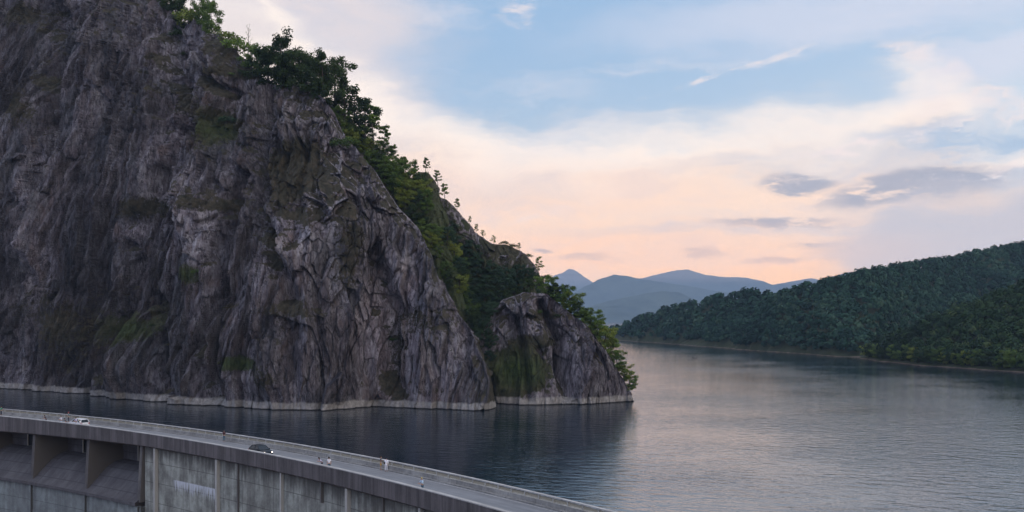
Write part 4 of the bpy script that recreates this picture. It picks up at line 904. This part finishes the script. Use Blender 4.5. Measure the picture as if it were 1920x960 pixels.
def person(loc, rz, label, shirt, legs, hair, H=1.74, bend=0., arms='down', shorts=False, hair_len=0., sleeves='short', group='people on the dam', knees=0., extra=None):
    """front is local +Y; bend is the forward lean of the torso, knees lowers the hips"""
    e = empty('person', loc, rz, label=label, cat='person', group=group)
    s = H/1.74
    hipz = .92-knees*.45; ky = knees*.35; hy = -knees*.18-bend*.10
    def T(x_, y_, z_):     # torso space: z measured up from the hips, leaned forward
        return (x_*s, (hy+y_*math.cos(bend)+z_*math.sin(bend))*s, (hipz+z_*math.cos(bend)-y_*math.sin(bend))*s)
    pel = T(0, 0, 0); wa = T(0, .0, .17); ch = T(0, .01, .36); nk = T(0, 0, .52); nk2 = T(0, .015, .585)
    hb = bend*.45
    hd = lambda x_, y_, z_: (nk2[0]+x_*s, nk2[1]+(y_*math.cos(hb)+z_*math.sin(hb))*s, nk2[2]+(z_*math.cos(hb)-y_*math.sin(hb))*s)
    h1, h2, h3 = hd(0, .02, .06), hd(0, .015, .14), hd(0, .0, .20)
    body = [([pel, wa, ch, nk, nk2, h1, h2, h3], [(.15*s, .11*s), (.13*s, .10*s), (.155*s, .105*s), .055*s, .052*s, .068*s, .088*s, .060*s])]
    body.append(([h1, hd(0, .115, .085)], [.068*s, .012*s]))
    sh_ = []; tr_ = []
    for q in (-1, 1):
        sh = T(q*.175, 0, .47)
        if arms == 'down': el_, wr = T(q*.235, -.02, .21), T(q*.225, .05, -.03)
        elif arms == 'rail': el_, wr = (q*.27*s, (hy+.25+math.sin(bend)*.3)*s, max(1.02, hipz+.12)*s), (q*.10*s, (hy+.42+math.sin(bend)*.35)*s, 1.10*s)
        elif arms == 'phone': el_, wr = T(q*.22, .08, .22), T(q*.06, .30, .36)
        elif arms == 'reach': el_, wr = (T(q*.25, .12, .26), T(q*.12, .36, .28)) if q < 0 else (T(q*.235, -.02, .21), T(q*.225, .05, -.03))
        el_, wr = Vector(el_), Vector(wr); d = (wr-el_).normalized()
        up_ = Vector((0, 0, 1)) if abs(d.z) < .8 else Vector((0, 1, 0)); sd = d.cross(up_).normalized()
        body.append(([ch, sh, tuple(el_), tuple(wr)], [(.155*s, .105*s), .060*s, .040*s, .027*s]))
        pm = wr+d*.075*s; body.append(([tuple(wr), tuple(pm)], [.027*s, .034*s]))
        for k, ln_ in enumerate((.085, .095, .088, .070)):
            o_ = sd*(k-1.5)*.021*s; b0 = pm+o_+d*.02*s; b1 = b0+d*ln_*.55*s-up_*.008*s; b2 = b1+d*ln_*.4*s-up_*.022*s
            body.append(([tuple(pm), tuple(b0), tuple(b1), tuple(b2)], [.034*s, .0095*s, .009*s, .008*s]))
        t0 = wr+d*.03*s+sd*-.034*s; t1 = t0+d*.03*s-sd*.025*s; t2 = t1+d*.03*s
        body.append(([tuple(wr), tuple(t0), tuple(t1), tuple(t2)], [.027*s, .013*s, .011*s, .009*s]))
        hip = (q*.095*s, hy*s, (hipz-.04)*s); kn = (q*.105*s, (hy*.4+ky+.015)*s, (.50-knees*.14)*s); an = (q*.11*s, (-.02-knees*.05)*s, .09*s); toe = (q*.125*s, .17*s, .035*s); heel = (q*.11*s, -.05*s, .045*s)
        body.append(([pel, hip, kn, an, toe], [(.15*s, .11*s), .088*s, .058*s, .040*s, .034*s])); body.append(([an, heel], [.040*s, .04*s]))
        sl = el_ if sleeves == 'long' else Vector(sh)*.35+el_*.65; sw = ([ch, sh, tuple(sl)], [(.17*s, .12*s), .075*s, .058*s])
        if sleeves == 'long': sw[0].append(tuple(el_*.1+wr*.9)); sw[1].append(.042*s)
        sh_.append(sw)
        if shorts: tr_.append(([pel, hip, tuple(Vector(hip)*.15+Vector(kn)*.85)], [(.165*s, .125*s), .105*s, .092*s]))
        else: tr_.append(([pel, hip, kn, (an[0], an[1], an[2]+.03*s)], [(.165*s, .125*s), .103*s, .074*s, .062*s]))
    skinned('body', body, SKIN, e)
    skinned('shirt', [([T(0, 0, .06), wa, ch, T(0, 0, .49)], [(.165*s, .125*s), (.148*s, .118*s), (.172*s, .122*s), .085*s])]+sh_, shirt, e)
    skinned('shorts' if shorts else 'trousers', [([pel, T(0, 0, .10)], [(.165*s, .125*s), (.150*s, .118*s)])]+tr_, legs, e)
    # hair: a cap over the back and crown, cut clear of the face
    hv, hf = [], []; nn, mm = 14, 8
    for i in range(mm+1):
        ph = math.pi*(.62+hair_len*.0)*i/mm
        for j in range(nn):
            a = 2*math.pi*j/nn; fr = math.sin(a)         # +1 is the face side
            lim = ph*(1-.42*max(0, fr)); rx, ry, rz_ = .098, .112, .118
            x_, y_, z_ = rx*math.sin(lim)*math.cos(a), ry*math.sin(lim)*math.sin(a)-.012, rz_*math.cos(lim)
            if i == mm and fr < .2: z_ -= hair_len
            hv.append(hd(x_, y_+.012, z_+.145))
    for i in range(mm):
        for j in range(nn): hf.append((i*nn+j, i*nn+(j+1) % nn, (i+1)*nn+(j+1) % nn, (i+1)*nn+j))
    ho = meshobj('hair', hv, hf, hair, e, True); so_ = ho.modifiers.new('s', 'SOLIDIFY'); so_.thickness = .012
    if extra: extra(e, T, s)
    return e
BLK = cloth('black_hair', (.012, .010, .010)); BRN = cloth('brown_hair', (.06, .035, .02)); BLO = cloth('fair_hair', (.42, .36, .16)); REDC = cloth('red_cap', (.35, .05, .06))
WHT = cloth('white_cloth', (.75, .75, .8)); LAV = cloth('lavender_cloth', (.55, .52, .68)); BLU = cloth('pale_blue_cloth', (.45, .62, .78)); TEAL = cloth('teal_cloth', (.10, .22, .24)); NAVY = cloth('navy_cloth', (.02, .025, .05)); JEAN = cloth('jeans_cloth', (.05, .12, .17)); DKS = cloth('charcoal_cloth', (.06, .06, .07)); YEL = cloth('amber_cloth', (.62, .34, .03)); GRN = cloth('green_cloth', (.03, .25, .14)); DRED = cloth('dark_red_cloth', (.06, .02, .025))
def put(px, dr, face, label, *a, z=None, **k):
    z = z or (16.184 if dr < 1.3 else 16.006)
    th_, p_ = on_road(px, dr, z)
    # face: 'valley' looks towards the camera side, 'lake' towards the water, or an angle offset from facing the lake
    off = {'lake': 0, 'valley': math.pi}.get(face, face if not isinstance(face, str) else 0)
    return person(p_, th_-math.pi/2+off, label, *a, **k)
def bag(e, T, s):
    q = MB(); c = Vector(T(-.22, .02, .12)); q.box(c.x-.07, c.x+.07, c.y-.13, c.y+.13, c.z-.14, c.z+.14); b_ = q.build('shoulder_bag', BLK, e)
    m_ = b_.modifiers.new('b', 'BEVEL'); m_.width = .04; m_.segments = 3
    q = MB(); q.tube([T(-.22, .02, .24), T(-.05, .14, .40), T(.13, .06, .50)], [.012, .012, .012], 5); q.build('bag_strap', BLK, e)
put(420, 7.15, .9, 'person in a dark top and jeans standing alone by the lake side railing', DRED, JEAN, BRN, arms='phone', H=1.76)
put(714, 7.15, -.5, 'person in a charcoal shirt and amber shorts at the lake side railing', DKS, YEL, BRN, shorts=True, H=1.76, arms='reach')
put(724, 7.0, .8, 'person all in white leaning beside the one in amber shorts', WHT, WHT, NAVY, bend=.35, arms='reach', H=1.78, sleeves='long', extra=bag)
put(603, 1.05, 'valley', 'dark haired person bent low over the valley side parapet in lavender', LAV, NAVY, BLK, bend=.75, arms='rail', H=1.74, knees=.05, hair_len=.08)
put(617, 1.0, 1.3, 'dark haired person in white upright beside the one bent over the parapet', WHT, JEAN, BLK, bend=.1, arms='down', H=1.78)
put(792, 1.15, 'valley', 'fair haired person in pale blue alone behind the valley side parapet', BLU, JEAN, BLO, bend=.15, arms='rail', H=1.76)
put(86, 1.2, 'valley', 'dark haired person in black stooping at the parapet, farthest from the white car', NAVY, NAVY, BLK, bend=.5, arms='rail', H=1.72, hair_len=.1, knees=.1)
put(115, 1.1, 'valley', 'person in a white and blue shirt leaning on the parapet before the white car', WHT, BLU, BLK, bend=.12, arms='rail', H=1.8)
put(123, 1.0, 2.4, 'person in dark clothes crouching low behind the parapet beside the white shirt', NAVY, NAVY, BLK, bend=.5, arms='down', H=1.7, knees=.4)
put(128.5, 6.6, 2.6, 'person in a red cap and teal shirt standing tall at the white car', TEAL, NAVY, REDC, arms='phone', H=1.85)
put(143, 1.2, 'valley', 'dark haired person in lilac leaning on the parapet in front of the white car', LAV, WHT, BLK, bend=.12, arms='rail', H=1.8)
put(151, 1.0, 2.2, 'person in a white top bending by the rear side of the white car', WHT, LAV, BLO, bend=.5, arms='down', H=1.66, knees=.2)
put(2, 7.1, 'lake', 'person in a green top at the railing on the left edge of the picture', GRN, NAVY, BRN, arms='rail', bend=.1, H=1.8)

# ------------------------------------------------------------------ boat
HULL = simple('boat_hull', (.03, .04, .05), .4); TRIM = simple('boat_trim', (.35, .35, .34), .5)
bd_ = CZ*F/(671.5-HY); bx_ = (1303-960)/F*bd_
be = empty('motor_boat', (bx_, bd_, 0), R_(-8), label='tiny dark motor boat crossing the open lake with a thin wake', cat='boat')
V = []; Fc = []
for x_, w_, zb in [(-2.2, .75, -.15), (-1.2, .9, -.2), (.2, .9, -.2), (1.4, .6, -.1), (2.2, .12, .15), (2.45, .02, .45)]:
    V += [(x_, -w_, .5+.06*max(0, x_)), (x_, -w_*.7, zb), (x_, w_*.7, zb), (x_, w_, .5+.06*max(0, x_))]
for i in range(5):
    for j in range(4): Fc.append((i*4+j, i*4+(j+1) % 4, (i+1)*4+(j+1) % 4, (i+1)*4+j))
Fc += [(3, 2, 1, 0), (20, 21, 22, 23)]
meshobj('hull', V, Fc, HULL, be)
q = MB(); q.box(-.2, .7, -.55, .55, .5, .95); q.box(-.1, .5, -.5, .5, .95, 1.4); q.build('cabin', TRIM, be)
q = MB(); q.box(-2.55, -2.2, -.18, .18, .3, .95); q.box(-2.45, -2.3, -.06, .06, -.4, .3); q.build('outboard_motor', BLKP, be)
FOAM = simple('foam', (.55, .55, .57), .5)
wv = MB(); wr_ = random.Random(3)
for s in (-1, 1):
    x_ = -2.6
    while x_ > -22:
        ln_ = wr_.uniform(.5, 1.6); y_ = s*(.4+(-2.6-x_)*.10)+wr_.uniform(-.1, .1); ww = wr_.uniform(.06, .2)
        wv.add([(x_, y_-ww, .01), (x_-ln_*.5, y_-ww*.5, .04), (x_-ln_, y_, .01), (x_-ln_*.5, y_+ww, .05)], [(0, 3, 2, 1)]); x_ -= ln_+wr_.uniform(.2, 1.2)
wk = wv.build('wake', FOAM); wk.location = be.location; wk.rotation_euler = be.rotation_euler; tag(wk, 'broken white line of foam trailing behind the tiny boat', 'wake', kind='stuff')


# ------------------------------------------------------------------ the hazy air
def haze():
    m = bpy.data.materials.new('haze_air'); m.use_nodes = True; nt = m.node_tree; nt.nodes.clear(); q = NT(nt)
    v = q.node('ShaderNodeVolumePrincipled'); v.inputs['Color'].default_value = (.50, .70, 1.0, 1); v.inputs['Density'].default_value = HD; v.inputs['Anisotropy'].default_value = 0.0
    q.l.new(v.outputs[0], q.node('ShaderNodeOutputMaterial').inputs['Volume'])
    b = MB(); b.box(-23000, 23000, -1000, 23000, -81, HTOP)
    o = b.build('haze', m); tag(o, 'thin blue evening haze that veils the distant mountains', 'haze', kind='stuff')
haze()
